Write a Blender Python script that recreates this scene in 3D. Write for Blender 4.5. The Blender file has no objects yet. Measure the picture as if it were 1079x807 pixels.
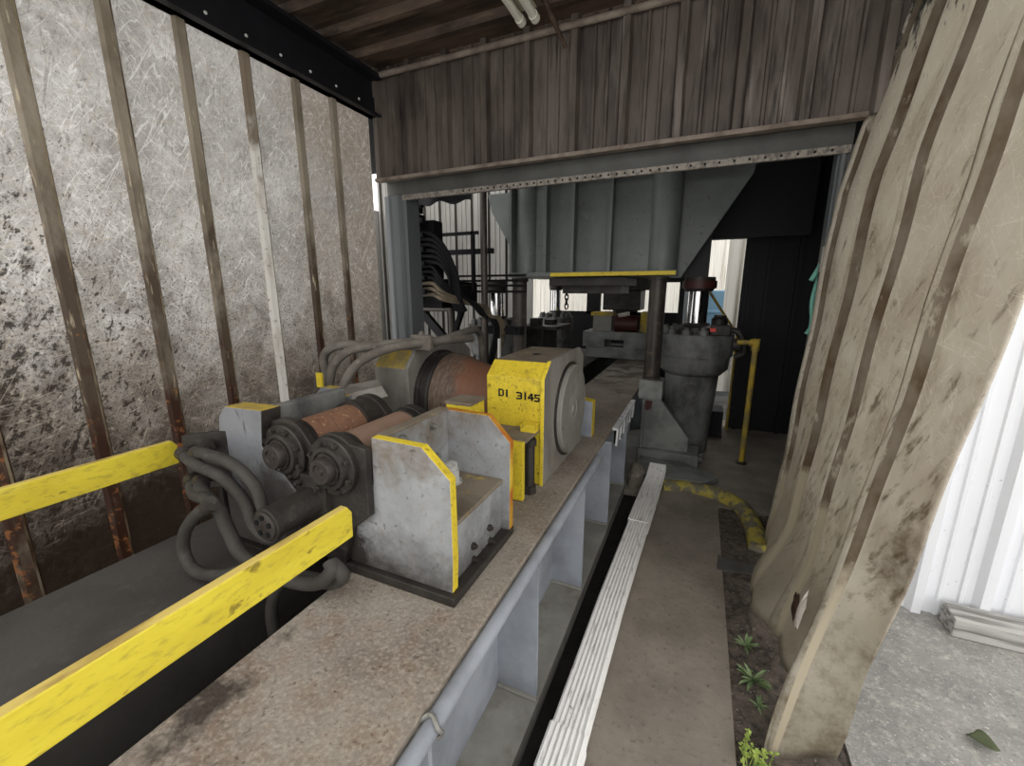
import bpy, bmesh, math, random
from mathutils import Vector, Matrix
random.seed(7)
scene = bpy.context.scene
COL = scene.collection
R = math.radians

# ---------------------------------------------------------------- materials
def lin(c):
    c = c / 255.0
    return c / 12.92 if c <= 0.04045 else ((c + 0.055) / 1.055) ** 2.4
def rgb(h):
    h = h.lstrip('#')
    return tuple(lin(int(h[i:i+2], 16)) for i in (0, 2, 4)) + (1.0,)

def M(name, base, rough=0.6, metal=0.0, layers=(), bump=0.0, bscale=60.0, bstretch=(1, 1, 1), spec=0.4, trans=0.0):
    """layers: dicts color, scale, lo, hi, fac, stretch, rot, detail, z=(z_full, z_none) height the dirt reaches, y=(full, none), vor=True for spots"""
    m = bpy.data.materials.new(name); m.use_nodes = True
    nt = m.node_tree; n = nt.nodes; L = nt.links
    b = n['Principled BSDF']
    b.inputs['Roughness'].default_value = rough
    b.inputs['Metallic'].default_value = metal
    b.inputs['Specular IOR Level'].default_value = spec
    geo = n.new('ShaderNodeNewGeometry'); pos = geo.outputs['Position']
    rg = n.new('ShaderNodeRGB'); rg.outputs[0].default_value = rgb(base)
    cur = rg.outputs[0]
    for ly in layers:
        mp = n.new('ShaderNodeMapping')
        mp.inputs['Scale'].default_value = ly.get('stretch', (1, 1, 1))
        mp.inputs['Rotation'].default_value = tuple(R(a) for a in ly.get('rot', (0, 0, 0)))
        mp.inputs['Location'].default_value = ly.get('loc', (0, 0, 0))
        mp.vector_type = 'POINT'
        # rotate first, then stretch
        mp2 = n.new('ShaderNodeMapping'); mp2.inputs['Rotation'].default_value = mp.inputs['Rotation'].default_value
        mp.inputs['Rotation'].default_value = (0, 0, 0)
        L.new(pos, mp2.inputs['Vector']); L.new(mp2.outputs[0], mp.inputs['Vector'])
        if ly.get('vor'):
            t = n.new('ShaderNodeTexVoronoi'); t.inputs['Scale'].default_value = ly['scale']
            L.new(mp.outputs[0], t.inputs['Vector']); out = t.outputs['Distance']
        else:
            t = n.new('ShaderNodeTexNoise'); t.inputs['Scale'].default_value = ly['scale']
            t.inputs['Detail'].default_value = ly.get('detail', 5); t.inputs['Roughness'].default_value = ly.get('nr', 0.6)
            t.inputs['Distortion'].default_value = ly.get('dist', 0)
            L.new(mp.outputs[0], t.inputs['Vector']); out = t.outputs['Fac']
            if ly.get('ridge'):
                q = n.new('ShaderNodeMath'); q.operation = 'SUBTRACT'; q.inputs[1].default_value = .5; L.new(out, q.inputs[0])
                q2 = n.new('ShaderNodeMath'); q2.operation = 'ABSOLUTE'; L.new(q.outputs[0], q2.inputs[0])
                q3 = n.new('ShaderNodeMath'); q3.operation = 'SUBTRACT'; q3.inputs[0].default_value = 1.0; L.new(q2.outputs[0], q3.inputs[1]); out = q3.outputs[0]
        for ax in ('z', 'y', 'x'):
            if ax in ly:
                sp = n.new('ShaderNodeSeparateXYZ'); L.new(pos, sp.inputs[0])
                mr = n.new('ShaderNodeMapRange'); mr.inputs[1].default_value = ly[ax][0]; mr.inputs[2].default_value = ly[ax][1]
                mr.inputs[3].default_value = ly.get('push', 0.3); mr.inputs[4].default_value = -ly.get('pull', ly.get('push', 0.3))
                L.new(sp.outputs['XYZ'.index(ax.upper())], mr.inputs[0])
                ad = n.new('ShaderNodeMath'); L.new(out, ad.inputs[0]); L.new(mr.outputs[0], ad.inputs[1]); out = ad.outputs[0]
        r = n.new('ShaderNodeMapRange'); r.inputs[1].default_value = ly['lo']; r.inputs[2].default_value = ly['hi']
        r.inputs[3].default_value = 0; r.inputs[4].default_value = ly.get('fac', 1.0)
        L.new(out, r.inputs[0])
        mx = n.new('ShaderNodeMix'); mx.data_type = 'RGBA'
        L.new(r.outputs[0], mx.inputs[0]); L.new(cur, mx.inputs[6]); mx.inputs[7].default_value = rgb(ly['color'])
        cur = mx.outputs[2]
    L.new(cur, b.inputs['Base Color'])
    if trans:
        tb = n.new('ShaderNodeBsdfTranslucent'); L.new(cur, tb.inputs['Color'])
        ms = n.new('ShaderNodeMixShader'); ms.inputs[0].default_value = trans
        L.new(b.outputs[0], ms.inputs[1]); L.new(tb.outputs[0], ms.inputs[2]); L.new(ms.outputs[0], n['Material Output'].inputs['Surface'])
    if bump:
        mp = n.new('ShaderNodeMapping'); mp.inputs['Scale'].default_value = bstretch
        L.new(pos, mp.inputs['Vector'])
        t = n.new('ShaderNodeTexNoise'); t.inputs['Scale'].default_value = bscale; t.inputs['Detail'].default_value = 6
        L.new(mp.outputs[0], t.inputs['Vector'])
        bp = n.new('ShaderNodeBump'); bp.inputs['Strength'].default_value = bump; bp.inputs['Distance'].default_value = 0.01
        L.new(t.outputs['Fac'], bp.inputs['Height']); L.new(bp.outputs[0], b.inputs['Normal'])
    return m

def scr(color, fac, rot, scale=3.0, lo=.60, hi=.66, st=(1, 30, 1.2)):
    return dict(color=color, scale=scale, lo=lo, hi=hi, fac=fac, stretch=st, rot=rot, detail=3)

def strand(color, fac, rot, scale=1.6, w=.008, st=(1, 9, 1), dist=.25, **k):
    """thin curving scratch or fibre lines"""
    return dict(color=color, scale=scale, lo=1 - w, hi=1 - w * .3, fac=fac, stretch=st, rot=rot, detail=2, dist=dist, ridge=True, **k)
wall_layers = [
    dict(color='#8f8b86', scale=2.4, lo=.40, hi=.62, fac=.85, detail=8, nr=.7),
    dict(color='#dad8d5', scale=4, lo=.46, hi=.68, fac=.9, detail=9, nr=.75),
    dict(color='#8b857d', scale=40, lo=.48, hi=.68, fac=.6, detail=6, nr=.7),
    dict(color='#968a7c', scale=2.0, lo=.40, hi=.62, fac=.8, y=(2.7, 1.7), push=.2, pull=.25, detail=7),
    strand('#ecebe8', .6, (30, 0, 0)), strand('#ecebe8', .5, (-48, 0, 0), 2), strand('#e6e5e2', .4, (72, 0, 0), 2.2), strand('#e6e5e2', .45, (-12, 0, 0), 2.6, .01), strand('#e3e1dd', .35, (50, 0, 0), 4, .013), strand('#6f6a64', .5, (15, 0, 0), 3, .01),
    dict(color='#7f776d', scale=2.6, lo=.36, hi=.72, fac=.9, z=(.9, 2.1), push=.25, pull=.28, detail=9, nr=.72),
    dict(color='#4e463d', scale=7, lo=.42, hi=.66, fac=.75, z=(.8, 1.9), push=.14, pull=.17, detail=9, nr=.75),
    dict(color='#241d17', scale=34, lo=.56, hi=.63, fac=.9, z=(1.3, 2.6), push=.03, pull=.12, y=(.6, 1.5), stretch=(1, 1.4, .8), rot=(25, 0, 0), detail=3),
    dict(color='#3a3028', scale=95, lo=.60, hi=.68, fac=.8, z=(1.4, 2.8), push=.05, pull=.05, detail=3),
    dict(color='#2b221a', scale=13, lo=.54, hi=.62, fac=.85, y=(.6, 1.6), push=.03, pull=.2, detail=9, nr=.75, rot=(30, 0, 0), stretch=(1, 2, .8)),
    strand('#b5a999', .5, (25, 0, 0), 2.4), strand('#b5a999', .45, (-55, 0, 0), 2.6), strand('#c2b8a8', .45, (80, 0, 0), 2.6),
    dict(color='#241b14', scale=2.6, lo=.42, hi=.78, fac=.95, z=(.5, 1.35), push=.33, pull=.33, detail=8, nr=.72),
]
m_wall = M('scratched_sheet', '#bab8b4', .5, 0, wall_layers, bump=.1, bscale=50, trans=.25)
m_rib = M('rib_brown', '#8a8172', .6, 0, [
    dict(color='#5d5342', scale=5, lo=.46, hi=.66, fac=.8, stretch=(1, 1, .5), detail=7),
    dict(color='#43362a', scale=4, lo=.44, hi=.62, fac=.92, z=(1.4, 2.6), push=.18, pull=.2, stretch=(1, 1, .5), detail=7),
    dict(color='#b4a78e', scale=16, lo=.60, hi=.68, fac=.8, stretch=(3, 3, .4)),
    dict(color='#351d13', scale=5, lo=.48, hi=.62, fac=.92, z=(.9, 2.0), push=.15, pull=.2, stretch=(1, 1, .6), detail=7),
    dict(color='#8a5a34', scale=22, lo=.60, hi=.66, fac=.8, z=(.8, 1.8), push=.05, pull=.1)], bump=.3, trans=.12)
m_ribw = M('rib_pale', '#c9c6bf', .55, 0, [
    dict(color='#8a7d6c', scale=5, lo=.5, hi=.65, fac=.7, stretch=(1, 1, .4)),
    dict(color='#5a452f', scale=30, lo=.6, hi=.68, fac=.7), dict(color='#6a5d4c', scale=4, lo=.44, hi=.6, fac=.9, z=(2.6, 1.9), push=.2, pull=.3)], trans=.25)
m_lip = M('rib_edge', '#b9a98c', .55, 0, [dict(color='#5b4330', scale=9, lo=.45, hi=.6, fac=.9, stretch=(1, 1, .5)), dict(color='#dcd6c9', scale=6, lo=.55, hi=.7, fac=.8, stretch=(1, 1, .5))])
m_curt = M('fibreglass_sheet', '#ddd7cb', .55, 0, [
    dict(color='#cbc2b2', scale=3, lo=.4, hi=.65, fac=.8, detail=7),
    dict(color='#b0a48f', scale=9, lo=.5, hi=.7, fac=.6, stretch=(1, 1, .6), detail=8),
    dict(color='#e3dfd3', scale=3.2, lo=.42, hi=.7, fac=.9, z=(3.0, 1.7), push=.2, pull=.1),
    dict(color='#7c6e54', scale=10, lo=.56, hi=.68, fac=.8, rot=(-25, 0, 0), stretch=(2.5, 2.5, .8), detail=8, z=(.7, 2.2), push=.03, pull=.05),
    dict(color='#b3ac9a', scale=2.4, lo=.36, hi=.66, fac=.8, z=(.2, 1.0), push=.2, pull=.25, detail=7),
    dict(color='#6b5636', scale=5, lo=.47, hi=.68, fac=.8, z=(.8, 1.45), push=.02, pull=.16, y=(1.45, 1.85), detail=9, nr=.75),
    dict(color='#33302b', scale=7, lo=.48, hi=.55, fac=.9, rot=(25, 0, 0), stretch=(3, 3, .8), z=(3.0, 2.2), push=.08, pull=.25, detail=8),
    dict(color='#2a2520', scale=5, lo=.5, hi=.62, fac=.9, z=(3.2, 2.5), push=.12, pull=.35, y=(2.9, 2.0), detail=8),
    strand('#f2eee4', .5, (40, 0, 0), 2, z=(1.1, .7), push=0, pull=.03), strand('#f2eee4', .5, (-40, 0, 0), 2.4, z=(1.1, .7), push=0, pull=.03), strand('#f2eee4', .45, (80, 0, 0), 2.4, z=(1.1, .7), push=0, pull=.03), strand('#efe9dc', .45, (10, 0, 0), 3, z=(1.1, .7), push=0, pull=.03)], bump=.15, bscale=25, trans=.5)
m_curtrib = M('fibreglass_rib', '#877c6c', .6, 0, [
    dict(color='#5c4a33', scale=8, lo=.42, hi=.65, fac=.9, stretch=(1, 1, .5)),
    dict(color='#cfc6b2', scale=14, lo=.6, hi=.68, fac=.7, stretch=(1, 1, .4)),
    dict(color='#b7ac95', scale=4, lo=.40, hi=.6, fac=.95, z=(.25, 1.0), push=.45, pull=.4)], trans=.25)
m_head = M('brown_cladding', '#625952', .6, 0, [
    dict(color='#3a322d', scale=2.2, lo=.4, hi=.62, fac=.9, stretch=(1.6, 1, .5), detail=7),
    dict(color='#877f78', scale=6, lo=.55, hi=.75, fac=.75, stretch=(2, 1, .25), x=(0.9, -1.0), push=.07, pull=.08),
    dict(color='#241d19', scale=11, lo=.52, hi=.70, fac=.85, stretch=(3, 1, .25), detail=7)], bump=.15)
m_ceil = M('brown_roofing', '#5a4a3e', .6, 0, [
    dict(color='#2c231d', scale=4, lo=.42, hi=.62, fac=.9, stretch=(.5, 2, 1), detail=7),
    dict(color='#7a6855', scale=10, lo=.56, hi=.75, fac=.7, stretch=(.4, 3, 1))], bump=.2)
m_black = M('black_channel', '#15151a', .55, 0, [dict(color='#24242a', scale=6, lo=.5, hi=.7, fac=.6)])
m_white = M('white_screw', '#d8d8d4', .5)
m_gsteel = M('grey_column', '#5c5f61', .5, 0, [dict(color='#525659', scale=3, lo=.4, hi=.7, fac=.7, stretch=(2, 2, .3))])
m_lintel = M('lintel_grey', '#4a4b48', .5, 0, [dict(color='#343330', scale=5, lo=.4, hi=.7, fac=.8)])
m_perf = M('punched_strip', '#8a847b', .6, 0, [dict(color='#4d463e', scale=40, lo=.45, hi=.62, fac=.8)], bump=.3)
m_hole = M('black_hole', '#060606', .9)
m_trim = M('dusty_trim', '#857a6f', .7, 0, [dict(color='#574b42', scale=9, lo=.4, hi=.65, fac=.8)])
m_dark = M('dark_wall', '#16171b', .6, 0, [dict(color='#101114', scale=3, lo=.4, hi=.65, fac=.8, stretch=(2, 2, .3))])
m_conc = M('dusty_concrete', '#8b8378', .85, 0, [
    dict(color='#6d665c', scale=2.5, lo=.38, hi=.65, fac=.9, detail=8),
    dict(color='#8d877d', scale=14, lo=.58, hi=.72, fac=.6, detail=8),
    dict(color='#3c3732', scale=40, lo=.60, hi=.72, fac=.6)], bump=.35, bscale=40)
m_conc2 = M('dark_concrete', '#5a5855', .8, 0, [
    dict(color='#3a3836', scale=2.5, lo=.4, hi=.62, fac=.9, detail=8),
    dict(color='#74716c', scale=6, lo=.58, hi=.75, fac=.6, detail=8)], bump=.3, bscale=30)
m_asph = M('outside_asphalt', '#979590', .9, 0, [
    dict(color='#7b7a78', scale=3, lo=.4, hi=.62, fac=.8, detail=9, nr=.7),
    dict(color='#bdbab0', scale=30, lo=.50, hi=.68, fac=.7, detail=9, nr=.75),
    dict(color='#dcdacf', scale=75, lo=.61, hi=.66, fac=.75, detail=5, nr=.7),
    dict(color='#56565a', scale=90, lo=.57, hi=.70, fac=.7, detail=5)], bump=.4, bscale=60)
m_soil = M('loose_soil', '#5b5249', .95, 0, [
    dict(color='#2d2824', scale=30, lo=.45, hi=.62, fac=.9, detail=8),
    dict(color='#8e8578', scale=60, lo=.58, hi=.68, fac=.7)], bump=.9, bscale=60)
m_oil = M('oily_ground', '#26221f', .6, 0, [
    dict(color='#100e0d', scale=8, lo=.4, hi=.6, fac=.9), dict(color='#55504a', scale=90, lo=.66, hi=.72, fac=.7)], bump=.5, bscale=40)
m_beamtop = M('rusty_plate', '#8f877c', .75, .0, [
    dict(color='#6f6358', scale=2.5, lo=.4, hi=.6, fac=.8, detail=8),
    dict(color='#806957', scale=13, lo=.50, hi=.66, fac=.5, detail=8, y=(.0, 2.2), push=.04, pull=.10),
    dict(color='#aaa194', scale=95, lo=.46, hi=.66, fac=.6, detail=8),
    dict(color='#4a3a2e', scale=60, lo=.60, hi=.68, fac=.6, detail=4),
    dict(color='#2a221c', scale=6, lo=.58, hi=.68, fac=.85, x=(-1.05, -.7), push=.14, pull=.25, detail=7),
    dict(color='#3a302a', scale=4, lo=.52, hi=.64, fac=.8, y=(5, 3.2), push=.1, pull=.2)], bump=.4, bscale=70)
m_plate = M('dark_plate', '#4a4744', .7, 0, [
    dict(color='#353230', scale=2.2, lo=.4, hi=.62, fac=.9, detail=8),
    dict(color='#5a5652', scale=16, lo=.6, hi=.75, fac=.5, detail=8),
    dict(color='#7a746c', scale=120, lo=.7, hi=.74, fac=.6)], bump=.15, bscale=50)
m_grey = M('grey_paint', '#969ba3', .5, 0, [
    dict(color='#767a80', scale=5, lo=.4, hi=.65, fac=.7),
    dict(color='#a2a39f', scale=9, lo=.58, hi=.75, fac=.6)], bump=.08)
m_greyd = M('dusty_grey_paint', '#83817a', .6, 0, [
    dict(color='#9c9b94', scale=4, lo=.45, hi=.65, fac=.8),
    dict(color='#6e675e', scale=7, lo=.55, hi=.7, fac=.75, detail=8)], bump=.15)
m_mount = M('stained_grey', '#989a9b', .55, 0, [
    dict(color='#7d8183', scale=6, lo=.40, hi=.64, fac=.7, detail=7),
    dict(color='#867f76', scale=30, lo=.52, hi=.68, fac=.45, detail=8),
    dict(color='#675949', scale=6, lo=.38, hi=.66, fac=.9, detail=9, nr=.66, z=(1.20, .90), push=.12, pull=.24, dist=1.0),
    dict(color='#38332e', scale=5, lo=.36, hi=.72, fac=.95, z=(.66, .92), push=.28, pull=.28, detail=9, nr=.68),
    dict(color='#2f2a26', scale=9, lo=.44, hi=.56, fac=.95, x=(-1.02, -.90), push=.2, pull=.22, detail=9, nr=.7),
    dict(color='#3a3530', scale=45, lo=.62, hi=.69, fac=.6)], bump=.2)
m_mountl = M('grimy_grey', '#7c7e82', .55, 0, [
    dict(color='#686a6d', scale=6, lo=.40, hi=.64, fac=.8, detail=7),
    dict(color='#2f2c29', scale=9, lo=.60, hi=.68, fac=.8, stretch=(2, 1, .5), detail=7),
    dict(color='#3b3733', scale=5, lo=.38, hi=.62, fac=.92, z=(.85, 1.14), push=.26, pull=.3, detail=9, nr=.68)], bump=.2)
m_greyblk = M('worn_grey_block', '#8a8780', .6, 0, [
    dict(color='#5a554f', scale=4, lo=.42, hi=.66, fac=.85, detail=8, stretch=(1, 1, .5)),
    dict(color='#8f8574', scale=9, lo=.58, hi=.72, fac=.6)], bump=.2)
m_dusttop = M('dusty_top', '#7d7364', .85, 0, [
    dict(color='#675b4d', scale=7, lo=.4, hi=.62, fac=.9, detail=8), dict(color='#b39a32', scale=12, lo=.62, hi=.7, fac=.5)], bump=.4)
m_yel = M('yellow_paint', '#dcc435', .5, 0, [
    dict(color='#c8ae2e', scale=8, lo=.42, hi=.65, fac=.8, detail=7),
    dict(color='#8f7b34', scale=14, lo=.56, hi=.72, fac=.7, detail=8),
    dict(color='#5d4c22', scale=45, lo=.61, hi=.68, fac=.75),
    dict(color='#7f6d3a', scale=110, lo=.54, hi=.70, fac=.6)], bump=.15)
m_yboard = M('yellow_board', '#d9c73a', .55, 0, [
    dict(color='#c8b330', scale=10, lo=.42, hi=.65, fac=.8, detail=8, stretch=(1, .35, 1)),
    dict(color='#ece07a', scale=14, lo=.58, hi=.75, fac=.5, stretch=(1, .3, 1)),
    dict(color='#6d5a24', scale=26, lo=.65, hi=.70, fac=.75, stretch=(1, .5, 1)), dict(color='#9a8838', scale=70, lo=.52, hi=.70, fac=.6, stretch=(1, .4, 1))], bump=.3, bscale=30, bstretch=(1, .3, 1))
m_boardtop = M('board_edge_wood', '#c9b25f', .7, 0, [dict(color='#8d7335', scale=20, lo=.5, hi=.65, fac=.8, stretch=(1, .3, 1))])
m_yworn = M('worn_yellow', '#b79b33', .6, 0, [
    dict(color='#7d7350', scale=8, lo=.42, hi=.62, fac=.9, detail=8), dict(color='#c4b23a', scale=12, lo=.6, hi=.7, fac=.7)], bump=.2)
m_orange = M('rusty_yellow_edge', '#b88a2e', .6, 0, [dict(color='#a5521d', scale=8, lo=.42, hi=.62, fac=.9), dict(color='#d9bf3a', scale=5, lo=.55, hi=.65, fac=.8)], bump=.2)
m_grease = M('greasy_iron', '#383430', .5, .2, [
    dict(color='#23201e', scale=8, lo=.4, hi=.62, fac=.9, detail=8),
    dict(color='#5d5650', scale=14, lo=.6, hi=.75, fac=.6, detail=8)], bump=.3, bscale=60)
m_hub = M('brown_iron', '#403b37', .45, .3, [dict(color='#332d2a', scale=20, lo=.4, hi=.62, fac=.8), dict(color='#5c554e', scale=40, lo=.6, hi=.7, fac=.6)], bump=.2)
m_rust = M('roller_rust', '#7f5d49', .65, .1, [
    dict(color='#74503c', scale=7, lo=.4, hi=.62, fac=.8, detail=7),
    dict(color='#b0906f', scale=60, lo=.57, hi=.66, fac=.75, detail=5), dict(color='#5a4438', scale=25, lo=.58, hi=.68, fac=.7, detail=6)], bump=.25)
m_rust2 = M('roller_rust_pale', '#8b7261', .65, .1, [
    dict(color='#7a6454', scale=5, lo=.4, hi=.62, fac=.8, detail=7), dict(color='#8f573e', scale=6, lo=.55, hi=.7, fac=.7)], bump=.2)
m_drum = M('drum_brown', '#5b4c42', .6, .2, [
    dict(color='#7c6a5a', scale=20, lo=.45, hi=.65, fac=.8, stretch=(3, 1, 1), detail=8),
    dict(color='#845943', scale=4, lo=.5, hi=.65, fac=.8, x=(-1.1, -1.45), push=.25, pull=.2, detail=7)], bump=.4)
m_hose = M('hose_rubber', '#3d3a36', .75, 0, [
    dict(color='#2f2c28', scale=9, lo=.42, hi=.62, fac=.8), dict(color='#57524c', scale=20, lo=.6, hi=.75, fac=.6)], bump=.25, bscale=120)
m_hosedust = M('hose_dusty', '#6f6a62', .85, 0, [
    dict(color='#5a534d', scale=9, lo=.42, hi=.62, fac=.8), dict(color='#9a9184', scale=20, lo=.6, hi=.75, fac=.6)], bump=.4, bscale=90)
m_hoseblk = M('hose_black', '#121214', .7, 0, spec=.2)
m_hosetan = M('hose_tan', '#6d6250', .7, 0, [dict(color='#39342c', scale=8, lo=.45, hi=.6, fac=.8)])
m_press = M('press_grey', '#6d726f', .45, 0, [
    dict(color='#5b605e', scale=3, lo=.4, hi=.65, fac=.7),
    dict(color='#3c3f3e', scale=28, lo=.64, hi=.68, fac=.7),
    dict(color='#888d89', scale=6, lo=.62, hi=.75, fac=.5)], bump=.06)
m_cast = M('dirty_casting', '#747572', .65, 0, [
    dict(color='#3e3e3d', scale=5, lo=.42, hi=.62, fac=.85, detail=8, stretch=(1, 1, .6)),
    dict(color='#848582', scale=9, lo=.6, hi=.75, fac=.6)], bump=.25)
m_castl = M('grey_casting', '#8a8c88', .65, 0, [
    dict(color='#5c5c5a', scale=4, lo=.42, hi=.62, fac=.8, detail=8)], bump=.2)
m_column = M('column_steel', '#4a4540', .45, .3, [dict(color='#38322d', scale=8, lo=.42, hi=.62, fac=.8, stretch=(1, 1, .4)), dict(color='#7d6a58', scale=14, lo=.58, hi=.7, fac=.6)])
m_chrome = M('chrome_rod', '#c9c9c9', .12, 1.0)
m_bolt = M('bolt_steel', '#85847f', .5, .4, [dict(color='#4c4a47', scale=60, lo=.5, hi=.65, fac=.7)])
m_nutw = M('painted_nut', '#a9a9a5', .6, 0, [dict(color='#7d7a74', scale=30, lo=.5, hi=.65, fac=.7)])
m_down = M('white_downspout', '#e9e8e5', .5, 0, [
    dict(color='#8c8782', scale=16, lo=.56, hi=.68, fac=.7, stretch=(3, .5, 3), detail=8), dict(color='#55504b', scale=30, lo=.68, hi=.73, fac=.7)], bump=.1)
m_tin = M('white_tin', '#e6e8ec', .4, 0, [dict(color='#b9bdc4', scale=9, lo=.6, hi=.7, fac=.5, stretch=(1, 1, .4)), dict(color='#8b8d90', scale=40, lo=.68, hi=.72, fac=.5)])
m_timber = M('weathered_timber', '#b3b1ad', .85, 0, [
    dict(color='#6c6a66', scale=9, lo=.48, hi=.60, fac=.9, stretch=(.2, 3, 6), detail=8)], bump=.6, bscale=30, bstretch=(.2, 3, 6))
m_timend = M('timber_end', '#5c5b59', .9, 0, bump=.5)
m_leafm = M('weed_leaf', '#76875f', .6, 0, [dict(color='#4d6a38', scale=30, lo=.45, hi=.6, fac=.7)])
m_leafy = M('weed_leaf_bright', '#a3b55a', .6, 0, [dict(color='#76913f', scale=30, lo=.45, hi=.6, fac=.7)])
m_leafd = M('dead_leaf', '#4c5438', .7)
m_curb = M('yellow_curb', '#a89a45', .7, 0, [
    dict(color='#69655a', scale=10, lo=.46, hi=.56, fac=.95, detail=8), dict(color='#4c473d', scale=24, lo=.6, hi=.68, fac=.8)], bump=.6, bscale=40)
m_plast = M('pale_plastic', '#c9c1b7', .4, 0, [dict(color='#a8a098', scale=9, lo=.45, hi=.65, fac=.7)])
m_bluish = M('blue_panel', '#8db8d6', .5)
m_red = M('red_band', '#43211b', .5)
m_redb = M('red_bright', '#d8483a', .5)
m_green = M('green_strap', '#6aa596', .6)
m_tube = M('white_lamp', '#dedccf', .35, 0)
m_lampbody = M('lamp_body', '#a9a392', .5)
m_ink = M('black_stencil', '#171512', .7)
m_backwall = M('bay_wall', '#a09e99', .5, 0, [dict(color='#807d78', scale=4, lo=.45, hi=.65, fac=.6, stretch=(1, 1, .3))])
m_bayrib = M('bay_rib_shade', '#4a4742', .6, 0, [dict(color='#2b2926', scale=4, lo=.45, hi=.65, fac=.8, stretch=(1, 1, .3))])  # dark colour for the rib sides: rib shading put into the material
m_strip = M('pale_strips', '#e2dfd6', .6, 0, [dict(color='#a59c88', scale=5, lo=.5, hi=.68, fac=.7, stretch=(4, 4, .12), detail=8)])
m_trimw = M('pale_grey_paint', '#dcdedf', .5, 0, [dict(color='#8d8f90', scale=9, lo=.45, hi=.65, fac=.7)])
m_holeb = M('rusty_tear_brown', '#4a3526', .8, 0, [dict(color='#1d1612', scale=30, lo=.45, hi=.6, fac=.9)])
m_scrap = M('scrap_metal', '#8d8981', .5, .2, [dict(color='#6b655d', scale=9, lo=.45, hi=.65, fac=.7)])

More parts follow.
